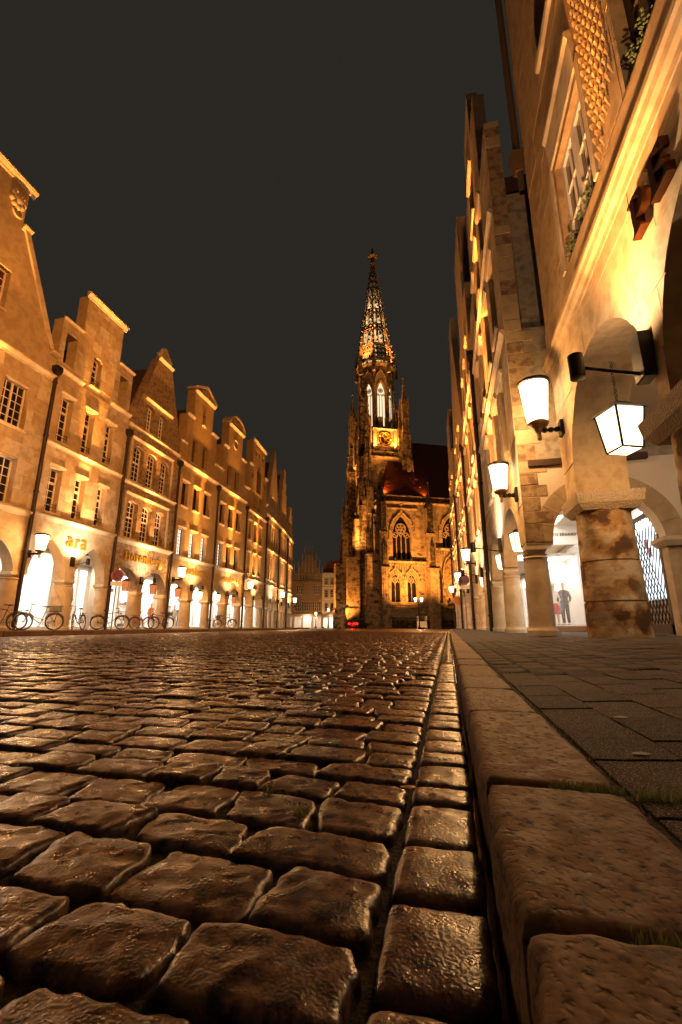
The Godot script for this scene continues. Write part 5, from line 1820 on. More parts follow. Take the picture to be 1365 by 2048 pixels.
	for k in 8:
		var f := Node3D.new()
		f.name = "octagon_side"
		oc.add_child(f, true)
		var b := Basis(UP, k * PI / 4)
		f.transform = Transform3D(b, b * Vector3(0, 0, ap))
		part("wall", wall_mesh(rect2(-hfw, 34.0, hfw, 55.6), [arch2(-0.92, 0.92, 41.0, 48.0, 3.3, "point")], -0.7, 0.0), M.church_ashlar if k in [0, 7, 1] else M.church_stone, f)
		gothic_window(f, -0.92, 0.92, 41.0, 48.0, 3.3, 3, -0.35, "tower_window_light" if k in [0, 1, 7, 6] else "dark_glass", false)
		g = G.new()
		var gp := arch2(-hfw + 0.1, hfw - 0.1, 50.0, 50.5, 4.2, "ogee", 20)
		arc_bars(g, gp, 0.1, 0.12, 3)
		cornice(g, -hfw - 0.1, hfw + 0.1, 55.2, 0.55, 0.6)
		for e in [0.0, 0.6, 1.2]:
			g.torus(Vector3(-hfw + 0.5 + e * 1.6, 56.6, 0.35), Vector3(0, 0, 1), 0.34, 0.09, 10, 4)
		g.box(Vector3(-hfw - 0.1, 56.95, 0.25), Vector3(hfw + 0.1, 57.1, 0.45))
		part("gallery", g, M.church_stone, f)
		pinnacle(f, hfw + 0.12, 0.15, 34.0, 47.0, 0.32, M.church_stone, "corner_shaft")
		pinnacle(f, hfw + 0.3, 0.45, 53.5, 60.0, 0.34, M.church_stone)
		# flying struts towards the corner pinnacles
		if k % 2 == 1:
			g = G.new()
			for h in [41.5, 46.0]:
				var path := []
				for j in 7:
					var tt := j / 6.0
					path.append(Vector3(0, h - 3.2 * tt * tt, 0.1 + 2.4 * tt))
				g.tube(path, 0.2, 6)
			part("flying_strut", g, M.church_stone, f)
	# ---- clock
	var cl := Node3D.new()
	cl.name = "clock"
	t.add_child(cl)
	cl.position = Vector3(0.62, 37.7, 4.35)
	g = G.new()
	g.box(Vector3(-2.3, -3.6, -1.5), Vector3(2.3, 2.2, -0.25))
	for sx in [-1, 1]:
		g.box(Vector3(sx * 2.15 - 0.35, -3.6, -1.2), Vector3(sx * 2.15 + 0.35, 2.3, 0.12))
	cornice(g, -2.6, 2.6, 1.95, 0.5, 0.45, -0.25)
	part("clock_house", g, M.church_ashlar, cl)
	g = G.new()
	g.lathe([Vector2(0.001, 0.0), Vector2(1.45, 0.0)], 32)
	var dk := part("dial", g, M.church_black, cl, Vector3(0, 0, -0.2))
	dk.rotation.x = PI / 2
	g = G.new()
	for rr in [1.52, 1.05]:
		g.torus(Vector3.ZERO, Vector3(0, 0, 1), rr, 0.085, 32, 6)
	part("dial_ring", g, M.gold, cl)
	for k in 12:
		var a := TAU * k / 12
		g = G.new()
		g.bar(Vector3(cos(a), sin(a), 0) * 1.12, Vector3(cos(a), sin(a), 0) * 1.46, 0.075, 4)
		part("hour_mark", g, M.gold, cl)
	for h in [[2.3, 1.15, 0.06], [0.55, 0.85, 0.08], [4.4, 0.8, 0.05], [5.6, 0.8, 0.05]]:
		g = G.new()
		g.bar(Vector3(-cos(h[0]), -sin(h[0]), 0.05) * 0.3, Vector3(cos(h[0]) * h[1], sin(h[0]) * h[1], 0.08), h[2], 4)
		part("clock_hand", g, M.gold, cl)
	g = G.new()
	g.box(Vector3(-1.2, -2.5, -0.26), Vector3(1.2, -2.0, -0.1))
	part("tablet", g, M.sandstone_light, cl)
	for sx in [-0.75, 0.75]:
		g = G.new()
		g.cbox(Vector3(sx - 0.5, 2.6, -1.0), Vector3(sx + 0.5, 5.2, -0.3), 0.05)
		part("iron_cage", g, M.church_ashlar, cl)
	# ---- openwork spire
	var sp := Node3D.new()
	sp.name = "spire"
	t.add_child(sp)
	sp.position = Vector3(0, 0, 0)
	var y0 := 56.5
	var y1 := 84.3
	var r0 := 4.15
	var r1 := 0.34
	var sl := atan2((r0 - r1) * cos(PI / 8), y1 - y0)
	var flen := (y1 - y0) / cos(sl)
	var hb := r0 * sin(PI / 8)
	var ht := r1 * sin(PI / 8)
	var holes := []
	var tiers := [[4.7, 8.3, 2], [10.2, 12.9, 2], [14.6, 16.9, 1], [18.2, 19.9, 1], [21.0, 22.3, 1], [23.2, 24.2, 1]]
	for q in tiers:
		var hwid := lerpf(hb, ht, q[1] / flen) - 0.16
		if q[2] == 2:
			holes.append(arch2(-hwid, -0.07, q[0], q[1] - 0.9, 0.9, "point", 10))
			holes.append(arch2(0.07, hwid, q[0], q[1] - 0.9, 0.9, "point", 10))
		else:
			holes.append(arch2(-hwid, hwid, q[0], q[1] - 0.7, 0.7, "point", 10))
	for yy in [1.2, 2.4, 3.5]:
		for xx in [-0.8, 0.0, 0.8]:
			var c := PackedVector2Array()
			for k in 10:
				c.append(Vector2(xx + cos(TAU * k / 10) * 0.3, yy + sin(TAU * k / 10) * 0.36))
			holes.append(c)
	for yy in [9.3, 13.8, 17.6]:
		var wd := lerpf(hb, ht, yy / flen) * 0.5
		for xx in [-wd, wd]:
			var c := PackedVector2Array()
			for k in 8:
				c.append(Vector2(xx + cos(TAU * k / 8) * wd * 0.55, yy + sin(TAU * k / 8) * 0.32))
			holes.append(c)
	var pm := wall_mesh(PackedVector2Array([Vector2(-hb, 0), Vector2(hb, 0), Vector2(ht, flen), Vector2(-ht, flen)]), holes, -0.16, 0.0).mesh()
	var bandm := G.new()
	for yy in [0.0, 4.4, 8.6, 9.9, 13.2, 14.3, 17.1, 18.0, 20.2]:
		var wd := lerpf(hb, ht, yy / flen) + 0.06
		bandm.box(Vector3(-wd, yy - 0.1, -0.1), Vector3(wd, yy + 0.12, 0.17))
	var bm := bandm.mesh()
	var ribm := G.new()
	ribm.bar(Vector3.ZERO, Vector3(0, flen * 1.001, 0), 0.21, 6, 0.1)
	var cm := G.new()
	for k in 19:
		var tt := (k + 0.6) / 19.0
		var s := lerpf(0.27, 0.14, tt)
		cm.ball(Vector3(0, flen * tt, 0.34 * lerpf(1.0, 0.6, tt)), Vector3(s, s * 0.75, s * 1.3), 6, 4)
	var rm := ribm.mesh()
	var crm := cm.mesh()
	for k in 8:
		var b := Basis(UP, k * PI / 4)
		var o := part("spire_panel", pm, M.church_ashlar, sp)
		o.transform = Transform3D(b * Basis(Vector3.RIGHT, -sl), b * Vector3(0, y0, r0 * cos(PI / 8)))
		var bo := part("spire_band", bm, M.church_ashlar, sp)
		bo.transform = o.transform
		var b2 := Basis(UP, k * PI / 4 + PI / 8)
		var tr := Transform3D(b2 * Basis(Vector3.RIGHT, -atan2(r0 - r1, y1 - y0)), b2 * Vector3(0, y0, r0))
		var ro := part("spire_rib", rm, M.church_stone, sp)
		ro.transform = tr
		part("crockets", crm, M.church_stone, ro).set_meta("kind", "stuff")
	g = G.new()
	g.lathe([Vector2(0.36, 84.0), Vector2(0.75, 84.4), Vector2(0.75, 84.7), Vector2(0.34, 85.1), Vector2(0.3, 86.0), Vector2(0.95, 86.5), Vector2(0.85, 86.9), Vector2(0.3, 87.2), Vector2(0.55, 87.7), Vector2(0.22, 88.2), Vector2(0.3, 88.6), Vector2(0.02, 89.6)], 8)
	for k in 8:
		var a := TAU * k / 8
		g.ball(Vector3(cos(a) * 0.95, 86.7, sin(a) * 0.95), Vector3(0.28, 0.35, 0.28), 6, 4)
	part("finial", g, M.church_stone, sp)
	for yy in [58.0, 62.5, 68.0, 73.0]:
		omni(sp, Vector3(0.0, yy, 0.0), 9.0 if yy < 70 else 4.0, Color(1.0, 0.92, 0.8), 0.3)
	# ---- south aisle
	var ai := face(t, "south_aisle", "s", Vector3(0, 0, 10.0))
	var wh := [arch2(-0.35, 3.25, 12.2, 16.2, 4.1, "point"), arch2(-0.85, 0.95, 4.6, 7.6, 2.0, "point"), arch2(2.2, 4.0, 4.6, 7.6, 2.0, "point"), arch2(9.4, 13.0, 14.6, 16.6, 4.0, "point"), arch2(9.7, 12.9, 2.4, 9.3, 3.2, "point"), arch2(8.0, 9.0, 4.5, 9.0, 1.6, "point"), arch2(18.0, 21.6, 12.2, 16.2, 4.1, "point")]
	part("wall", wall_mesh(rect2(-2.0, 0, 26.0, 22.6), wh, -1.1, 0.0), M.church_ashlar, ai)
	# blocks that stand slightly proud, course by course, around the big window
	var nb := ashlar(ai, rect2(-1.9, 2.3, 5.7, 22.3), wh + [rect2(-1.2, 11.4, 4.6, 12.2), rect2(-1.2, 8.5, 4.6, 11.4), rect2(-1.0, 12.0, 4.0, 22.3)], 2.3, 22.3, 0.55, 1.2, ["church_ashlar", "church_ashlar", "church_stone"], 0.04, 160)
	gothic_window(ai, -0.35, 3.25, 12.2, 16.2, 4.1, 4, -0.5, "dark_glass")
	gothic_window(ai, -0.85, 0.95, 4.6, 7.6, 2.0, 2, -0.4, "dark_glass")
	gothic_window(ai, 2.2, 4.0, 4.6, 7.6, 2.0, 2, -0.4, "dark_glass")
	gothic_window(ai, 9.4, 13.0, 14.6, 16.6, 4.0, 4, -0.5, "dark_glass")
	gothic_window(ai, 18.0, 21.6, 12.2, 16.2, 4.1, 4, -0.5, "dark_glass")
	g = G.new()
	g.box(Vector3(9.6, 2.2, -0.95), Vector3(13.0, 12.6, -0.7))
	g.box(Vector3(7.9, 4.3, -0.95), Vector3(9.1, 10.8, -0.7))
	for yy in 9:
		for xx in 7:
			g.cbox(Vector3(9.75 + xx * 0.45, 2.6 + yy * 1.0, -0.71), Vector3(10.1 + xx * 0.45, 3.4 + yy * 1.0, -0.6), 0.04)
	part("niche_back", g, M.church_stone, ai)
	g = G.new()
	for e in [0.0, 0.25, 0.5]:
		arc_bars(g, arch2(9.7 - e, 12.9 + e, 2.4, 9.3, 3.2 + e, "point", 16), e * 0.25, 0.13)
		arc_bars(g, arch2(8.0 - e * 0.5, 9.0 + e * 0.5, 4.5, 9.0, 1.6 + e * 0.5, "point", 12), e * 0.25, 0.1)
	part("portal_moulding", g, M.church_stone, ai)
	g = G.new()
	arc_bars(g, arch2(9.1, 13.5, 8.8, 9.3, 5.4, "ogee", 20), 0.2, 0.15, 3)
	part("hood_mould", g, M.church_ashlar, ai)
	parapet(ai, -2.4, 26.0, 22.9, 0.25)
	g = G.new()
	for k in 12:
		for h in [[-1.0 + 0.45 * k, 8.6, 11.3], [8.0 + 0.45 * k, 13.2, 14.3]]:
			g.bar(Vector3(h[0], h[1], 0.1), Vector3(h[0], h[2], 0.1), 0.07, 5)
			g.ball(Vector3(h[0], h[2] - 0.1, 0.12), Vector3(0.13, 0.18, 0.12), 5, 4)
	part("blind_tracery", g, M.church_stone, ai)
	for c in [[-2.0, 5.9, 11.4, 0.5], [7.5, 14.5, 14.0, 0.5], [-2.1, 26.0, 3.5, 0.35], [-2.1, 26.0, 1.6, 0.5], [-1.2, 4.6, 21.3, 0.3]]:
		g = G.new()
		cornice(g, c[0], c[1], c[2], c[3], 0.45)
		part("string_course", g, M.church_stone, ai)
	g = G.new()
	g.box(Vector3(-2.3, 0, 0), Vector3(26.0, 1.5, 0.45))
	part("plinth", g, M.church_black, ai)
	for bx2 in [-2.3, 6.7, 15.6]:
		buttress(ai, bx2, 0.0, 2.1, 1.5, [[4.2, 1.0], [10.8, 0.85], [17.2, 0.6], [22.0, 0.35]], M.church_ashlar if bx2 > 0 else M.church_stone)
		pinnacle(ai, bx2, 1.2, 10.6, 17.6, 0.42, M.church_black)
		pinnacle(ai, bx2, 0.7, 17.0, 27.2, 0.5, M.church_black)
	# ---- west ends of the aisles
	for sd in [[4.4, 10.0], [-12.0, -4.4]]:
		var we := face(t, "aisle_west_end", "w", Vector3(-2.0, 0, 0))
		var mid: float = (sd[0] + sd[1]) / 2
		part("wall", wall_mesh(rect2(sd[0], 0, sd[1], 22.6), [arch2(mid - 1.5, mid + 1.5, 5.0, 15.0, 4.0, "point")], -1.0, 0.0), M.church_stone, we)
		gothic_window(we, mid - 1.5, mid + 1.5, 5.0, 15.0, 4.0, 3, -0.5, "dark_glass", true, "church_stone")
		parapet(we, sd[0], sd[1], 22.9, 0.2)
		g = G.new()
		cornice(g, sd[0], sd[1], 3.6, 0.4, 0.5)
		part("string_course", g, M.church_stone, we)
	var ww := face(t, "west_buttresses", "w", Vector3(-3.8, 0, 0))
	for q in [[-4.9, 4.4, 1.7], [4.9, 4.0, 1.7], [-11.5, 2.4, 1.6], [9.6, 1.6, 1.5]]:
		buttress(ww, q[0], 0.0 if absf(q[0]) < 6 else -1.9, q[1], q[2], [[4.0, 1.0], [13.2, 0.95], [20.5, 0.6], [25.0, 0.3]], M.church_stone)
		pinnacle(ww, q[0], q[1] * 0.6, 13.0, 20.5, 0.45, M.church_black)
		pinnacle(ww, q[0], q[1] * 0.3, 20.4, 30.0, 0.5, M.church_stone)
	# ---- roofs, the hipped one tile by tile in courses
	g = G.new()
	var ra := [Vector3(-1.9, 23.9, 9.7), Vector3(7.2, 23.9, 9.7), Vector3(5.2, 33.0, 4.5), Vector3(1.0, 33.0, 4.5), Vector3(-1.9, 23.9, 4.5), Vector3(7.2, 23.9, 4.5)]
	g.quad(ra[0], ra[3], ra[2], ra[1])
	g.tri(ra[0], ra[4], ra[3])
	g.tri(ra[1], ra[2], ra[5])
	var hr := part("hipped_roof", g, M.roof_red, t)
	var tile := G.new()
	tile.hexa([Vector3(-0.15, -0.02, 0.04), Vector3(0.15, -0.02, 0.04), Vector3(0.15, -0.02, -0.02), Vector3(-0.15, -0.02, -0.02), Vector3(-0.15, 0.48, 0.0), Vector3(0.15, 0.48, 0.0), Vector3(0.15, 0.48, -0.03), Vector3(-0.15, 0.48, -0.03)])
	var tiles: Array[Transform3D] = []
	var up: Vector3 = (ra[3] - Vector3(1.0, 23.9, 9.7)).normalized()
	var nrm := Vector3.RIGHT.cross(up).normalized()
	var hl: float = Vector3(1.0, 23.9, 9.7).distance_to(ra[3])
	for r in int(hl / 0.42):
		var f := r * 0.42 / hl
		var xa := lerpf(-1.9, 1.0, f)
		var xb := lerpf(7.2, 5.2, f)
		var n := int((xb - xa) / 0.31)
		for k in n:
			tiles.append(Transform3D(Basis(Vector3.RIGHT, up, nrm), Vector3(xa + 0.16 + k * 0.31 + (0.15 if r % 2 else 0.0), 23.9, 9.7) + up * (r * 0.42) + nrm * 0.03))
	var tf := PackedVector3Array()
	var up2: Vector3 = (ra[3] - Vector3(-1.9, 23.9, 4.5)).normalized()
	var n2: Vector3 = up2.cross(Vector3(0, 0, -1)).normalized()
	for r in 20:
		var f := r / 22.0
		for k in int(5.2 * (1 - f) / 0.31):
			tiles.append(Transform3D(Basis(Vector3(0, 0, 1), up2, Vector3(0, 0, 1).cross(up2)), Vector3(-1.9, 23.9, 4.6 + 0.31 * k) + up2 * (r * 0.42) + Vector3(0, 0, 1).cross(up2) * 0.03))
	var mm := MultiMesh.new()
	mm.transform_format = MultiMesh.TRANSFORM_3D
	mm.mesh = tile.mesh()
	mm.instance_count = tiles.size()
	for k in tiles.size():
		mm.set_instance_transform(k, tiles[k])
	var mi := MultiMeshInstance3D.new()
	mi.name = "roof_tiles"
	mi.multimesh = mm
	mi.material_override = M.roof_red
	mi.set_meta("kind", "stuff")
	hr.add_child(mi, true)
	g = G.new()
	g.extr(PackedVector2Array([Vector2(-9.9, 23.4), Vector2(9.9, 23.4), Vector2(9.9, 23.9), Vector2(0, 39.4), Vector2(-9.9, 23.9)]), -30.0, -4.7)
	var nr := part("nave_roof", g, M.roof_red, t)
	nr.rotation.y = -PI / 2
	# ---- floodlights: on the ground before the walls, and behind the parapets
	for q in [[1.5, 0.4, 17.0, 1.5, 15.0, 10.0, 560.0, 42.0], [10.5, 0.4, 17.0, 11.0, 14.0, 10.0, 420.0, 40.0], [-9.5, 0.4, 7.0, -3.0, 16.0, 4.0, 200.0, 40.0], [-12.0, 0.4, -4.0, -3.8, 19.0, -3.0, 260.0, 40.0], [-9.0, 0.4, -13.0, -3.8, 17.0, -9.0, 150.0, 40.0],
		[-1.3, 24.6, 9.3, 0.4, 44.0, 3.5, 620.0, 30.0], [7.4, 24.6, 9.3, 1.2, 46.0, 3.5, 700.0, 30.0], [-7.0, 24.0, -1.0, -2.0, 50.0, 0.0, 520.0, 28.0], [2.6, 35.2, 5.2, 0.4, 52.0, 3.2, 150.0, 40.0], [-1.8, 35.2, 5.2, 0.0, 52.0, 3.2, 120.0, 40.0], [-3.6, 55.8, 3.6, -0.6, 70.0, 1.5, 110.0, 34.0], [3.6, 55.8, 3.6, 0.6, 70.0, 1.5, 110.0, 34.0], [0.0, 34.6, 6.4, 0.7, 38.0, 4.3, 4.5, 50.0], [-1.7, 24.3, 9.9, 1.5, 31.0, 5.0, 16.0, 40.0], [6.6, 24.3, 9.9, 5.0, 30.0, 6.0, 9.0, 40.0], [-6.5, 12.0, 9.0, -3.0, 33.0, 2.0, 330.0, 38.0]]:
		var fl := Node3D.new()
		fl.name = "floodlight"
		t.add_child(fl, true)
		fl.position = Vector3(q[0], q[1], q[2])
		var d := Vector3(q[3] - q[0], q[4] - q[1], q[5] - q[2])
		var bg := G.new()
		bg.cbox(Vector3(-0.2, -0.4, -0.2), Vector3(0.2, -0.05, 0.2), 0.03)
		part("lamp_housing", bg, M.iron, fl)
		spot(fl, Vector3(0, 0.02, 0), d, q[6] * 1.1, q[7], WARM, 0.15, 1.0)


# ---------------------------------------------------------------- bicycles: local x forward, wheels on y = 0
func bicycle(label: String, at: Vector3, turn: float, paint: String, o := {}) -> Node3D:
	var t := thing("bicycle", label, "bicycle", Transform3D(Basis(UP, turn) * Basis(Vector3.RIGHT, o.get("lean", 0.06)), at), "bicycles parked by the arcade")
	var r := 0.345
	for e in [0, 1]:
		var c := Vector3(-0.53 if e == 0 else 0.56, r, 0)
		var w := Node3D.new()
		w.name = "wheel"
		t.add_child(w, true)
		w.position = c
		if e == 1:
			w.rotation.y = o.get("steer", 0.0)
		var g := G.new()
		g.torus(Vector3.ZERO, Vector3(0, 0, 1), r - 0.02, 0.021, 32, 6)
		part("tyre", g, M.rubber, w)
		g = G.new()
		g.torus(Vector3.ZERO, Vector3(0, 0, 1), r - 0.048, 0.011, 28, 4)
		part("rim", g, M.chrome, w)
		g = G.new()
		for k in 18:
			var a := TAU * k / 18
			g.bar(Vector3(cos(a + 0.3) * 0.03, sin(a + 0.3) * 0.03, 0.03 * (1 if k % 2 else -1)), Vector3(cos(a), sin(a), 0) * (r - 0.045), 0.0028, 3)
		g.bar(Vector3(0, 0, -0.05), Vector3(0, 0, 0.05), 0.025, 8)
		part("spokes", g, M.chrome, w)
		g = G.new()
		for k in 12:
			var a := lerpf(0.35 if e == 0 else 0.1, 2.7, k / 12.0)
			var b := lerpf(0.35 if e == 0 else 0.1, 2.7, (k + 1) / 12.0)
			g.bar(Vector3(cos(a), sin(a), 0) * (r + 0.025), Vector3(cos(b), sin(b), 0) * (r + 0.025), 0.02, 4)
		part("mudguard", g, M[paint], w)
	var f := G.new()
	var bb := Vector3(-0.05, 0.29, 0)
	var st := Vector3(-0.19, 0.80, 0)
	var hd := Vector3(0.36, 0.86, 0)
	var hl := Vector3(0.40, 0.64, 0)
	var rear := Vector3(-0.53, r, 0)
	f.bar(bb, st, 0.017, 6)
	if o.get("step", false):
		f.tube([hl, Vector3(0.2, 0.44, 0), Vector3(0.05, 0.33, 0), bb], 0.022, 6)
		f.tube([hl + Vector3(0, 0.08, 0), Vector3(0.18, 0.52, 0), Vector3(-0.1, 0.45, 0)], 0.016, 6)
	else:
		f.bar(hl, bb, 0.019, 6)
		f.bar(hd, st - Vector3(0, 0.04, 0), 0.018, 6)
	f.bar(hd + Vector3(-0.01, 0.03, 0), hl, 0.02, 6)
	for z in [-0.055, 0.055]:
		f.bar(bb + Vector3(0, 0, z * 0.5), rear + Vector3(0, 0, z), 0.011, 5)
		f.bar(st - Vector3(0, 0.06, 0), rear + Vector3(0, 0, z), 0.010, 5)
	part("frame", f, M[paint], t)
	var fk := G.new()
	for z in [-0.05, 0.05]:
		fk.tube([hl + Vector3(0, 0, z), Vector3(0.47, 0.5, z), Vector3(0.56, r, z)], 0.012, 5)
	part("fork", fk, M[paint], t)
	var hb := G.new()
	hb.bar(hd, hd + Vector3(-0.03, 0.17, 0), 0.014, 6)
	for z in [-1, 1]:
		hb.tube([hd + Vector3(-0.03, 0.17, 0), hd + Vector3(0.04, 0.21, z * 0.12), hd + Vector3(0.0, 0.2, z * 0.25), hd + Vector3(-0.16, 0.17, z * 0.29)], 0.012, 6)
	part("handlebar", hb, M.chrome, t)
	var sd := G.new()
	sd.bar(st, st + Vector3(-0.02, 0.12, 0), 0.013, 6)
	sd.ball(st + Vector3(-0.06, 0.15, 0), Vector3(0.10, 0.035, 0.09), 10, 6)
	sd.ball(st + Vector3(0.06, 0.155, 0), Vector3(0.11, 0.025, 0.03), 8, 5)
	part("saddle", sd, M[o.get("seat", "leather")], t)
	var cr := G.new()
	cr.torus(bb + Vector3(0, 0, 0.06), Vector3(0, 0, 1), 0.085, 0.007, 18, 4)
	cr.bar(bb + Vector3(0, 0, 0.07), bb + Vector3(0.09, -0.14, 0.08), 0.011, 5)
	cr.bar(bb + Vector3(0, 0, -0.07), bb + Vector3(-0.09, 0.14, -0.08), 0.011, 5)
	cr.box(bb + Vector3(0.04, -0.155, 0.08), bb + Vector3(0.14, -0.13, 0.16))
	cr.box(bb + Vector3(-0.14, 0.13, -0.16), bb + Vector3(-0.04, 0.155, -0.08))
	cr.bar(bb + Vector3(0, 0.08, 0.06), rear + Vector3(0, 0.03, 0.06), 0.006, 4)
	cr.bar(bb + Vector3(0, -0.08, 0.06), rear + Vector3(0, -0.03, 0.06), 0.006, 4)
	part("crank", cr, M.chrome, t)
	var rk := G.new()
	for z in [-0.06, 0.0, 0.06]:
		rk.bar(Vector3(-0.78, 0.76, z), Vector3(-0.24, 0.76, z), 0.008, 4)
	for z in [-0.06, 0.06]:
		rk.bar(Vector3(-0.62, 0.76, z), rear + Vector3(0, 0, z), 0.007, 4)
	part("rack", rk, M.iron, t)
	var ks := G.new()
	ks.bar(Vector3(-0.3, 0.3, 0.05), Vector3(-0.34, 0.0, 0.22), 0.010, 5)
	part("kickstand", ks, M.chrome, t)
	if o.get("basket", false):
		var b := G.new()
		for k in 5:
			var y := 0.78 + 0.05 * k
			var q := 0.13 + 0.012 * k
			b.tube([Vector3(-0.72 - q * 0.2, y, -q), Vector3(-0.36 + q * 0.2, y, -q), Vector3(-0.36 + q * 0.2, y, q), Vector3(-0.72 - q * 0.2, y, q), Vector3(-0.72 - q * 0.2, y, -q)], 0.009, 4)
		for k in 16:
			var x := -0.72 + 0.36 * (k % 8) / 7.0
			b.bar(Vector3(x, 0.77, -0.13 if k < 8 else 0.13), Vector3(x, 1.0, -0.18 if k < 8 else 0.18), 0.008, 4)
		b.box(Vector3(-0.72, 0.77, -0.13), Vector3(-0.36, 0.78, 0.13))
		part("basket", b, M.leather, t)
	if o.get("lamp", true):
		var l := G.new()
		l.ball(Vector3(0.47, 0.80, 0), Vector3(0.05, 0.045, 0.045), 8, 6)
		part("headlamp", l, M.chrome, t)
	return t


# ---------------------------------------------------------------- shop mannequin: one continuous lofted figure
func mannequin(label: String, at: Vector3, turn: float, top: String, low: String, hat := false, group_near := false) -> void:
	var t := thing("mannequin", label, "mannequin", Transform3D(Basis(UP, turn), at), "shop window figures")
	t.scale = Vector3.ONE * 0.82 if low == "cloth_red" or group_near else Vector3.ONE
	var g := G.new()
	# torso to head as one loft of ellipses: height, half width, half depth
	var rings := [[0.86, 0.15, 0.11], [0.95, 0.17, 0.12], [1.08, 0.135, 0.1], [1.22, 0.16, 0.115], [1.36, 0.19, 0.11], [1.44, 0.15, 0.08], [1.475, 0.06, 0.06], [1.53, 0.05, 0.055], [1.58, 0.06, 0.075], [1.66, 0.078, 0.1], [1.74, 0.07, 0.09], [1.79, 0.03, 0.04]]
	loft(g, rings, Vector3.ZERO)
	for s in [-1, 1]:
		g.tube([Vector3(s * 0.085, 0.93, 0), Vector3(s * 0.095, 0.5, 0.02), Vector3(s * 0.10, 0.09, -0.01)], 0.085, 8, 0.04)
		g.tube([Vector3(s * 0.10, 0.07, -0.03), Vector3(s * 0.115, 0.04, 0.08), Vector3(s * 0.12, 0.03, 0.17)], 0.045, 6, 0.03)
		g.tube([Vector3(s * 0.17, 1.39, 0), Vector3(s * 0.25, 1.12, 0.0), Vector3(s * 0.22, 0.90, 0.12)], 0.05, 7, 0.03)
		g.ball(Vector3(s * 0.215, 0.87, 0.15), Vector3(0.03, 0.05, 0.05), 6, 5)
	part("body", g, M.mannequin_skin, t)
	var c := G.new()
	loft(c, [[0.84, 0.19, 0.14], [0.95, 0.185, 0.135], [1.08, 0.15, 0.115], [1.22, 0.175, 0.13], [1.36, 0.205, 0.125], [1.445, 0.16, 0.09], [1.47, 0.08, 0.075]], Vector3.ZERO)
	for s in [-1, 1]:
		c.tube([Vector3(s * 0.165, 1.39, 0), Vector3(s * 0.255, 1.12, 0.0), Vector3(s * 0.235, 0.98, 0.07)], 0.066, 7, 0.05)
	part("jacket", c, M[top], t)
	var k := G.new()
	if low == "cloth_red":
		loft(k, [[0.45, 0.27, 0.22], [0.7, 0.22, 0.17], [0.95, 0.18, 0.13]], Vector3.ZERO)
	else:
		for s in [-1, 1]:
			k.tube([Vector3(s * 0.085, 0.95, 0), Vector3(s * 0.095, 0.5, 0.02), Vector3(s * 0.10, 0.1, -0.01)], 0.1, 8, 0.06)
	part("lower_garment", k, M[low], t)
	if hat:
		var h := G.new()
		h.lathe([Vector2(0.15, 1.73), Vector2(0.15, 1.745), Vector2(0.09, 1.75), Vector2(0.085, 1.84), Vector2(0.001, 1.85)], 14)
		part("hat", h, M.cloth_white, t)
	var b := G.new()
	b.lathe([Vector2(0.22, 0.0), Vector2(0.22, 0.02), Vector2(0.001, 0.022)], 16)
	part("stand", b, M.chrome, t)


func loft(g: G, rings: Array, at: Vector3) -> void:
	var n := 14
	var k0 := g.v.size()
	for r in rings:
		for q in n:
			var a := TAU * q / n
			g.v.append(at + Vector3(cos(a) * r[1], r[0], sin(a) * r[2]))
			g.n.append(Vector3(cos(a) / r[1], 0.3, sin(a) / r[2]).normalized())
			g.c.append(g.col)
	for j in rings.size() - 1:
		for q in n:
			var a := k0 + j * n + q
			var b := k0 + j * n + (q + 1) % n
			g.i.append_array([a, b + n, a + n, a, b, b + n])


func lamp_post(label: String, at: Vector3, h: float, heads: int, e: float) -> void:
	var t := thing("street_lamp", label, "street lamp", Transform3D(Basis(UP, 0.2), at), "lamps on the church square")
	var g := G.new()
	g.lathe([Vector2(0.16, 0), Vector2(0.16, 0.3), Vector2(0.09, 0.5), Vector2(0.06, 1.2), Vector2(0.045, h - 0.5)], 10)
	if heads == 2:
		g.tube([Vector3(-0.45, h - 0.35, 0), Vector3(-0.25, h - 0.55, 0), Vector3(0.25, h - 0.55, 0), Vector3(0.45, h - 0.35, 0)], 0.035, 6)
	part("post", g, M.iron, t)
	for k in heads:
		var x := 0.0 if heads == 1 else (-0.45 + 0.9 * k)
		var hd := G.new()
		hd.lathe([Vector2(0.12, h - 0.4), Vector2(0.2, h + 0.12)], 12, Vector3(x, 0, 0))
		part("lamp_glass", hd, M.lamp_far, t)
		var c := G.new()
		c.lathe([Vector2(0.24, h + 0.12), Vector2(0.08, h + 0.28), Vector2(0.001, h + 0.3)], 12, Vector3(x, 0, 0))
		part("cap", c, M.iron, t)
		omni(t, Vector3(x, h - 0.1, 0), e, LAMPC, 0.2)


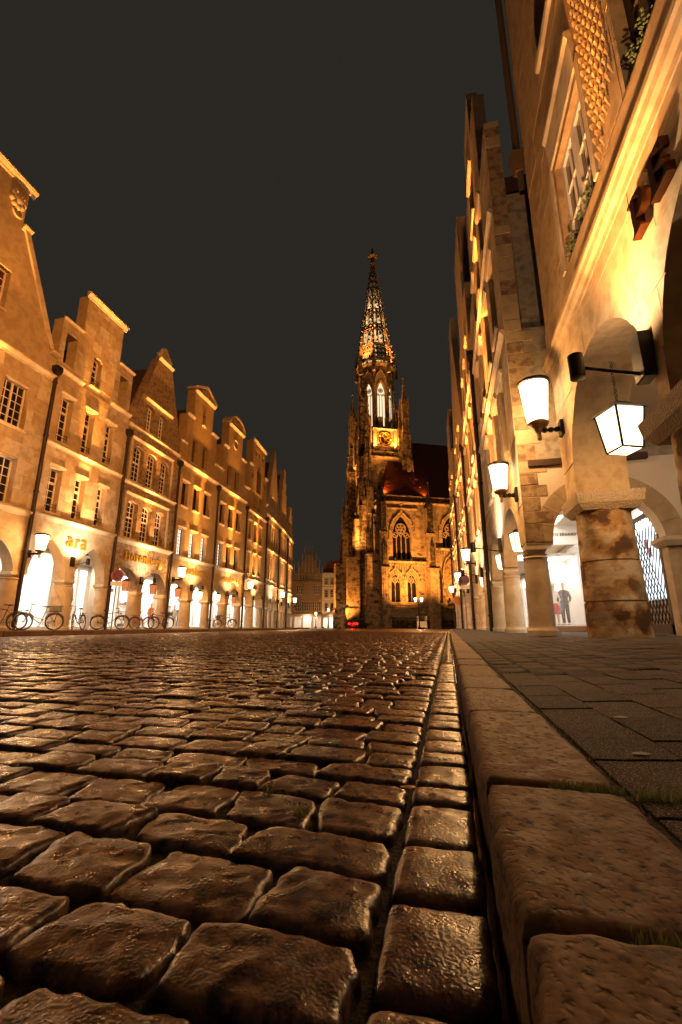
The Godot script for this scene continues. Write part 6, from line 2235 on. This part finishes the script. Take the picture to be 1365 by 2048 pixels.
func round_sign(label: String, at: Vector3, turn: float, h: float, r: float, kind: String) -> void:
	var t := thing("traffic_sign", label, "sign", Transform3D(Basis(UP, turn), at))
	var g := G.new()
	g.bar(Vector3(0, 0, -0.03), Vector3(0, h + r * 0.6, -0.03), 0.03, 8)
	part("post", g, M.bike_grey, t)
	var disc := func(rr: float, z: float) -> G:
		var q := G.new()
		var p := PackedVector2Array()
		for k in 28:
			p.append(Vector2(cos(TAU * k / 28) * rr, h + sin(TAU * k / 28) * rr))
		q.extr(p, z - 0.004, z)
		return q
	if kind == "stop":
		part("disc", disc.call(r, 0.01), M.sign_red, t)
		part("disc_field", disc.call(r * 0.8, 0.015), M.sign_blue, t)
		for s in [-1, 1]:
			var q := G.new()
			q.bar(Vector3(-s * r * 0.6, h - r * 0.6, 0.017 + 0.002 * s), Vector3(s * r * 0.6, h + r * 0.6, 0.017 + 0.002 * s), 0.028, 4)
			part("cross_bar", q, M.sign_red, t)
		var pl := G.new()
		pl.cbox(Vector3(-r * 0.9, h - r * 1.75, 0.0), Vector3(r * 0.9, h - r * 1.1, 0.012), 0.004)
		part("supplementary_plate", pl, M.sign_white, t)
	else:
		part("disc", disc.call(r, 0.01), M.sign_red if kind == "red" else M.sign_orange, t)
		part("disc_field", disc.call(r * 0.74, 0.015), M.sign_white if kind == "red" else M.sign_orange, t)


func furniture() -> void:
	# wall lamps along the near pavement
	var tr := frame_at(Vector2(2.44, 9.11), 0.0, true)
	tr.origin.y = 4.25
	wall_lamp(tr, 0.46, 0.85, 0.285, "largest wall lamp with white opal glass beside the near arch", 4.0)
	tr = frame_at(Vector2(1.75, 10.85), 0.0, true)
	tr.origin.y = 3.42
	wall_lamp(tr, 0.38, 0.6, 0.22, "second wall lamp with white opal glass, on the quoined house", 3.6)
	for q in [[1.63, 25.5, 3.75, "third wall lamp along the near pavement, small in the distance"], [1.42, 37.0, 3.75, "fourth wall lamp along the near pavement, above an orange disc"], [1.0, 49.5, 3.75, "last and smallest wall lamp along the near pavement"]]:
		tr = frame_at(Vector2(q[0], q[1]), 1.0, true)
		tr.origin.y = q[2]
		wall_lamp(tr, 0.5, 0.62, 0.24, q[3], 4.0)
	# wall lamps across the street
	for q in [[front_at(-1.3), 1.5, 3.45, "wall lamp on the joint between the first two houses across"], [front_at(8.5), 1.5, 3.45, "wall lamp on the house with lit middle windows"], [front_line()[1] + Vector2(-0.05, 0.5), 5.5, 3.6, "wall lamp on the house with round gable openings"], [front_line()[3] + Vector2(-0.1, 0.5), 10.0, 3.6, "wall lamp near the end of the far row"], [front_line()[5] + Vector2(0.0, -0.4), 12.0, 3.6, "bright wall lamp closing the far row"]]:
		tr = frame_at(q[0], q[1])
		tr.origin.y = q[2]
		wall_lamp(tr, 0.6, 0.62, 0.26, q[3], 5.0)
	# lanterns hung in the arches
	hanging_lantern(W(2.81, 4.62, 7.38), 0.92, 0.86, "lantern_glass", "big square glass lantern on a chain in the nearest arch", "arch lanterns", 0.35, 0.8)
	for q in [[Vector2(1.95, 12.75), 3.4, 0.55, 0.62, "lantern in the first arch of the quoined house"], [Vector2(1.95, 16.7), 3.4, 0.55, 0.62, "lantern in the second arch of the quoined house"], [Vector2(1.9, 21.0), 3.4, 0.55, 0.62, "lantern in the arch past the quoined house"], [Vector2(1.87, 24.2), 3.4, 0.55, 0.62, "smallest lantern in the arches of the near pavement"]]:
		hanging_lantern(W(q[0].x, q[1], q[0].y), q[2], q[3], "lantern_glass", q[4], "arch lanterns", 0.2, 0.7)
	var names := ["reddish lantern in the first arch beside the no-stopping sign", "reddish lantern in the arch under the dark house's gold letters", "reddish lantern in the arch beside the street's lit-window house lamp", "pale lantern in the second arch of the house with lit windows", "pale lantern in the first arch under the round-windowed gable", "reddish lantern in the second arch under the round-windowed gable"]
	var ss := [4.46, 6.72, 9.2, 11.76, 14.3, 16.9]
	for k in 6:
		var p: Vector2 = front_at(ss[k]) * 1.017
		hanging_lantern(W(p.x, 3.62, p.y), 0.68, 0.72, "lantern_glass" if k in [3, 4] else "lantern_red_glass", names[k], "arch lanterns across the street", 0.4, 0.25)
	# parked bicycles: s is read on the house fronts, out is how far they stand before (or behind) them along the line of sight
	var put := func(s: float, out: float) -> Vector3:
		var p := front_at(s) * (1.0 - out / 17.5)
		return W(p.x, 0.264, p.y)
	bicycle("bicycle cut by the frame edge, dark, with brown saddle", put.call(-1.95, 1.0), 0.80 + PI, "bike_black", {"lean": -0.05})
	bicycle("step-through bicycle with rear basket against the bright shop window", put.call(-0.3, 1.1), 0.62 + PI, "bike_grey", {"step": true, "basket": true, "lean": -0.05})
	bicycle("bicycle standing end-on between the pointed arches", put.call(1.68, 1.2), -1.2, "bike_black", {"step": true, "steer": 0.3})
	bicycle("dark bicycle leaning at the no-stopping sign post", put.call(3.6, 1.0), 0.68, "bike_black", {"lean": 0.07})
	bicycle("red bicycle before the orange shop figure", put.call(6.2, 1.1), 0.15, "bike_red", {"step": true, "seat": "bike_red"})
	bicycle("black bicycle overlapping the red one", put.call(7.5, 0.9), 0.66 + PI, "bike_black", {"basket": true})
	bicycle("far bicycle before the house with the curved pediment", put.call(15.6, 1.0), 0.42, "bike_black", {"basket": true})
	round_sign("round red and blue no-stopping sign on a grey post by the bicycles", put.call(3.75, 1.0), 0.75, 2.72, 0.30, "stop")
	round_sign("red no-stopping disc far along the near pavement", W(1.15, 0.2, 31.0), 0.0, 3.2, 0.34, "stop")
	round_sign("orange disc hanging low under the far lamp of the near pavement", W(0.9, 0.2, 45.0), 0.3, 2.6, 0.42, "orange")
	# figures in the shop windows
	mannequin("shop figure in orange with white hat behind the red bicycle", put.call(6.7, -3.0), 1.2, "cloth_orange", "cloth_white", true)
	mannequin("white-clad shop figure in the arch of the lit-window house", put.call(8.95, -3.0), 1.3, "cloth_white", "cloth_white")
	mannequin("black-clad shop figure beside the white one across the street", put.call(9.5, -3.2), 1.0, "cloth_black", "cloth_black")
	mannequin("shop figure with red skirt in the near arcade window", W(3.72, 0.47, 17.75), -0.3, "cloth_white", "cloth_red", true)
	mannequin("dark shop figure next to the red-skirted one", W(4.02, 0.47, 17.6), -0.5, "cloth_black", "cloth_black", false, true)
	# fallen leaves
	for q in [[-0.125, 0.012, 1.335, "orange leaf caught at the gutter edge", "leaf"], [0.42, 0.135, 1.28, "pale leaf lying on the slabs", "cream_plaster"], [0.52, 0.14, 1.72, "small pale leaf further up the slabs", "cream_plaster"]]:
		var lf := G.new()
		var pts := []
		for k in 9:
			pts.append(Vector2(cos(TAU * k / 9) * 0.02 * (1.0 + 0.3 * sin(k * 5.0)), sin(TAU * k / 9) * 0.013))
		for k in 9:
			var a: Vector2 = pts[k]
			var b: Vector2 = pts[(k + 1) % 9]
			lf.tri(Vector3(0, 0.004, 0), Vector3(a.x, 0.0, a.y), Vector3(b.x, 0.0, b.y))
		var o := part(numbered("fallen_leaf"), lf, M[q[4]], self, W(q[0], q[1], q[2]))
		tag(o, q[3], "leaf")
	# lamps and signs on the church square
	lamp_post("street lamp with two bright heads before the church wall", W(-4.1, 0.03, 68.0), 4.3, 2, 22.0)
	lamp_post("single street lamp at the foot of the church tower", W(-18.6, 0.08, 90.0), 4.2, 1, 25.0)
	lamp_post("single street lamp before the white house", W(-26.0, 0.08, 100.0), 4.0, 1, 60.0)
	lamp_post("low dazzling street lamp before the stepped gable house", W(-28.6, 0.08, 99.0), 3.2, 1, 150.0)
	var nb := thing("notice_board", "pale notice board on posts before the church plinth", "board", Transform3D(Basis(UP, 0.1), W(-3.9, 0.03, 71.0)))
	for x in [-0.7, -0.5, 0.5, 0.7]:
		var g := G.new()
		g.bar(Vector3(x, 0, 0), Vector3(x, 1.9, 0), 0.04, 6)
		part("post", g, M.sign_white, nb)
	var g2 := G.new()
	g2.cbox(Vector3(-0.75, 0.25, -0.03), Vector3(0.75, 1.15, 0.03), 0.01)
	part("board", g2, M.cream_plaster, nb)
	car()


func car() -> void:
	var t := thing("parked_car", "dark car with red tail lamps at the foot of the church", "car", Transform3D(Basis(UP, deg_to_rad(-12.0)), W(-14.6, 0.06, 76.0)))
	var side := PackedVector2Array([Vector2(-2.1, 0.35), Vector2(2.1, 0.35), Vector2(2.15, 0.75), Vector2(1.6, 0.92), Vector2(0.95, 0.98), Vector2(0.3, 1.42), Vector2(-1.1, 1.45), Vector2(-1.95, 1.0), Vector2(-2.15, 0.9)])
	var g := G.new()
	g.extr(side, -0.85, 0.85)
	part("body", g, M.car_paint, t)
	for z in [-0.86, 0.86]:
		for x in [-1.3, 1.3]:
			g = G.new()
			g.torus(Vector3(x, 0.33, z), Vector3(0, 0, 1), 0.24, 0.1, 18, 8)
			part("wheel", g, M.rubber, t)
		g = G.new()
		g.extr(PackedVector2Array([Vector2(0.75, 1.0), Vector2(0.22, 1.36), Vector2(-1.0, 1.38), Vector2(-1.6, 1.02)]), z - 0.005, z + 0.005)
		part("side_window", g, M.dark_glass, t)
	for z in [-0.65, 0.65]:
		g = G.new()
		g.cbox(Vector3(-2.2, 0.72, z - 0.18), Vector3(-2.1, 0.9, z + 0.18), 0.02)
		part("tail_lamp", g, M.tail_lamp, t)
		g = G.new()
		g.cbox(Vector3(2.08, 0.62, z - 0.18), Vector3(2.16, 0.78, z + 0.18), 0.02)
		part("headlight", g, M.chrome, t)
	t.rotation.y += PI / 2
	omni(t, Vector3(-2.45, 0.8, 0), 3.0, Color(1, 0.08, 0.05), 0.15)


# ---------------------------------------------------------------- houses beyond the square
func far_houses() -> void:
	var place := func(px: float, dist: float) -> Transform3D:
		var a := deg_to_rad(px)
		return Transform3D(Basis(UP, -a), W(sin(a) * dist, 0.06, cos(a) * dist))
	var t := thing("townhouse", "narrow white house with three window rows and a red roof left of the church", "house", place.call(-14.15, 112.0))
	var wins := []
	var holes := []
	for r in 3:
		for c in 3:
			var x := -1.7 + 1.42 * c
			var y: float = [10.4, 7.2, 3.9][r]
			wins.append([x, x + 0.75, y, y + ([1.5, 1.9, 2.0][r]), {"cols": 2, "rows": 3, "fr": 0.1, "bar": 0.06, "in": 0.15}])
			holes.append(rect2(x, y, x + 0.75, y + [1.5, 1.9, 2.0][r]))
	part("wall", wall_mesh(rect2(-2.35, 3.0, 2.35, 13.2), holes, -0.5, 0.0), M.white_plaster, t)
	var g := G.new()
	for h in [3.0, 9.7, 13.1]:
		cornice(g, -2.4, 2.4, h, 0.16, 0.2)
	for w in wins:
		ring2(g, rect2(w[0] - 0.16, w[2] - 0.16, w[1] + 0.16, w[3] + 0.16), rect2(w[0], w[2], w[1], w[3]), -0.02, 0.05)
	part("trim", g, M.ochre_plaster, t)
	for w in wins:
		window(t, w[0], w[1], w[2], w[3], w[4])
	g = G.new()
	g.extr(PackedVector2Array([Vector2(-2.4, 13.3), Vector2(2.4, 13.3), Vector2(2.4, 16.4), Vector2(-0.9, 16.2)]), -6.0, -0.7)
	part("roof", g, M.roof_red, t)
	for x in [0.4, 1.6]:
		g = G.new()
		g.cbox(Vector3(x, 13.3, -1.2), Vector3(x + 0.6, 14.6, -0.1), 0.03)
		var dm := part("dormer", g, M.white_plaster, t)
		g = G.new()
		g.box(Vector3(x + 0.12, 13.6, -0.1), Vector3(x + 0.48, 14.4, -0.07))
		part("pane", g, M.dark_glass, dm)
	letters(t, "Münstersche Zeitung", Vector3(0.45, 6.45, 0.04), 0.5, 0.03, M.gold, "sign_letters")
	shopfront_far(t, -2.35, 2.35, 0.0, 3.0, 22.0)
	t = thing("townhouse", "brown gothic house with stepped pinnacled gable beyond the square", "house", place.call(-17.15, 112.0))
	wins = []
	holes = []
	for q in [[-2.7, 8.0, 3], [-0.65, 8.0, 3], [1.55, 8.0, 3], [-2.9, 4.0, 4], [-0.6, 4.0, 3], [1.3, 4.0, 4]]:
		for k in q[2]:
			wins.append([q[0] + 0.5 * k, q[0] + 0.5 * k + 0.36, q[1], q[1] + 2.2, {"cols": 1, "rows": 3, "fr": 0.05, "bar": 0.05, "in": 0.2}])
	for k in 6:
		wins.append([-2.1 + 0.78 * k, -2.1 + 0.78 * k + 0.36, 11.5, 12.7, {"cols": 1, "rows": 2, "fr": 0.05, "in": 0.2}])
	for w in wins:
		holes.append(rect2(w[0], w[2], w[1], w[3]))
	part("wall", wall_mesh(PackedVector2Array([Vector2(-3.6, 3.2), Vector2(3.6, 3.2), Vector2(3.6, 13.0), Vector2(2.7, 13.0), Vector2(2.7, 14.6), Vector2(1.9, 14.6), Vector2(1.9, 16.2), Vector2(1.1, 16.2), Vector2(1.1, 17.9), Vector2(-0.7, 17.9), Vector2(-0.7, 16.2), Vector2(-1.5, 16.2), Vector2(-1.5, 14.6), Vector2(-2.3, 14.6), Vector2(-2.3, 13.0), Vector2(-3.6, 13.0)]), holes, -0.5, 0.0), M.sandstone_dark, t)
	for w in wins:
		window(t, w[0], w[1], w[2], w[3], w[4])
	for q in [[-3.4, 13.0, 15.2], [-2.4, 13.0, 16.6], [-1.55, 14.6, 18.4], [-0.7, 13.2, 20.2], [0.2, 13.2, 20.4], [1.1, 13.2, 20.4], [1.95, 14.6, 18.6], [2.75, 13.0, 16.9], [3.5, 13.0, 15.0]]:
		g = G.new()
		g.frust(q[0], 0.05, q[1], 0.14, 0.14, q[2] - 0.8, 0.12, 0.12)
		g.frust(q[0], 0.05, q[2] - 0.8, 0.18, 0.18, q[2], 0.02, 0.02)
		part("pinnacle", g, M.sandstone, t)
	g = G.new()
	g.box(Vector3(-0.95, 7.2, 0.0), Vector3(1.0, 11.2, 0.5))
	cornice(g, -3.6, 3.6, 10.9, 0.25, 0.3)
	cornice(g, -3.6, 3.6, 3.2, 0.25, 0.3)
	part("bay_and_trim", g, M.sandstone_dark, t)
	shopfront_far(t, -3.6, 3.6, 0.0, 3.2, 26.0)
	t = thing("townhouse", "dim house with a steep gable at the end of the far row", "house", place.call(-20.2, 112.0))
	wins = []
	holes = []
	for c in 3:
		for r in 3:
			var x := -2.0 + 1.6 * c
			var y: float = [3.9, 7.2, 11.0][r]
			if r == 2 and c == 0:
				continue
			wins.append([x, x + 0.8, y, y + 1.6, {"cols": 2, "rows": 3, "in": 0.15, "fr": 0.07}])
			holes.append(rect2(x, y, x + 0.8, y + 1.6))
	part("wall", wall_mesh(PackedVector2Array([Vector2(-2.7, 3.0), Vector2(2.7, 3.0), Vector2(2.7, 10.6), Vector2(-0.3, 15.8), Vector2(-2.7, 12.0)]), holes, -0.5, 0.0), M.sandstone_dark, t)
	for w in wins:
		window(t, w[0], w[1], w[2], w[3], w[4])
	shopfront_far(t, -2.7, 2.7, 0.0, 3.0, 26.0)


func shopfront_far(t: Node3D, x0: float, x1: float, y0: float, y1: float, e: float) -> void:
	var g := G.new()
	var n := 3
	for k in n + 1:
		var x := lerpf(x0, x1, float(k) / n)
		g.box(Vector3(x - 0.2, y0, -0.4), Vector3(x + 0.2, y1, 0.02))
	g.box(Vector3(x0, y1 - 0.5, -0.38), Vector3(x1, y1 + 0.02, 0.04))
	part("shopfront", g, M.sandstone, t)
	var r := G.new()
	r.box(Vector3(x0, y0, -3.2), Vector3(x1, y1, -3.0))
	r.box(Vector3(x0, y0, -3.0), Vector3(x0 + 0.1, y1, -0.4))
	r.box(Vector3(x1 - 0.1, y0, -3.0), Vector3(x1, y1, -0.4))
	r.box(Vector3(x0, y1, -3.2), Vector3(x1, y1 + 0.1, -0.4))
	part("shop_room", r, M.white_wall, t)
	for k in n:
		var a := lerpf(x0, x1, float(k) / n) + 0.2
		var b := lerpf(x0, x1, float(k + 1) / n) - 0.2
		var p := G.new()
		p.box(Vector3(a, y0, -0.2), Vector3(b, y1 - 0.5, -0.18))
		part("shop_pane", p, M.shop_glass, t)
	area(t, Vector3((x0 + x1) / 2, y1 - 0.2, -1.6), Vector3(0, -1, 0.2).normalized(), x1 - x0 - 0.6, 1.6, e, SHOPC)


func _ready() -> void:
	# camera: low over the gutter, tilted up, turned a little left of the street's line
	var cam := Camera3D.new()
	cam.name = "camera"
	add_child(cam)
	cam.position = Vector3(0, EYE, 0)
	cam.rotation = Vector3(deg_to_rad(14.2), deg_to_rad(13.0), 0)
	cam.fov = 97.06
	cam.near = 0.02
	cam.far = 900.0
	cam.current = true
	# night sky
	var sky := ProceduralSkyMaterial.new()
	sky.sky_top_color = Color(0.172, 0.160, 0.140)
	sky.sky_horizon_color = Color(0.176, 0.162, 0.140)
	sky.ground_bottom_color = Color(0.03, 0.025, 0.02)
	sky.ground_horizon_color = Color(0.10, 0.09, 0.075)
	sky.sky_energy_multiplier = 0.60
	var env := Environment.new()
	env.background_mode = Environment.BG_SKY
	env.sky = Sky.new()
	env.sky.sky_material = sky
	env.tonemap_mode = Environment.TONE_MAPPER_LINEAR
	env.tonemap_exposure = 2.2
	env.sdfgi_enabled = true
	env.ssao_enabled = true
	env.ssil_enabled = true
	var we := WorldEnvironment.new()
	we.name = "surroundings"
	we.environment = env
	add_child(we)
	rng.seed = 4711
	fn.seed = 12
	fn.frequency = 0.01
	fn.fractal_octaves = 3
	materials()
	ground()
	left_row()
	right_row()
	church()
	far_houses()
	furniture()
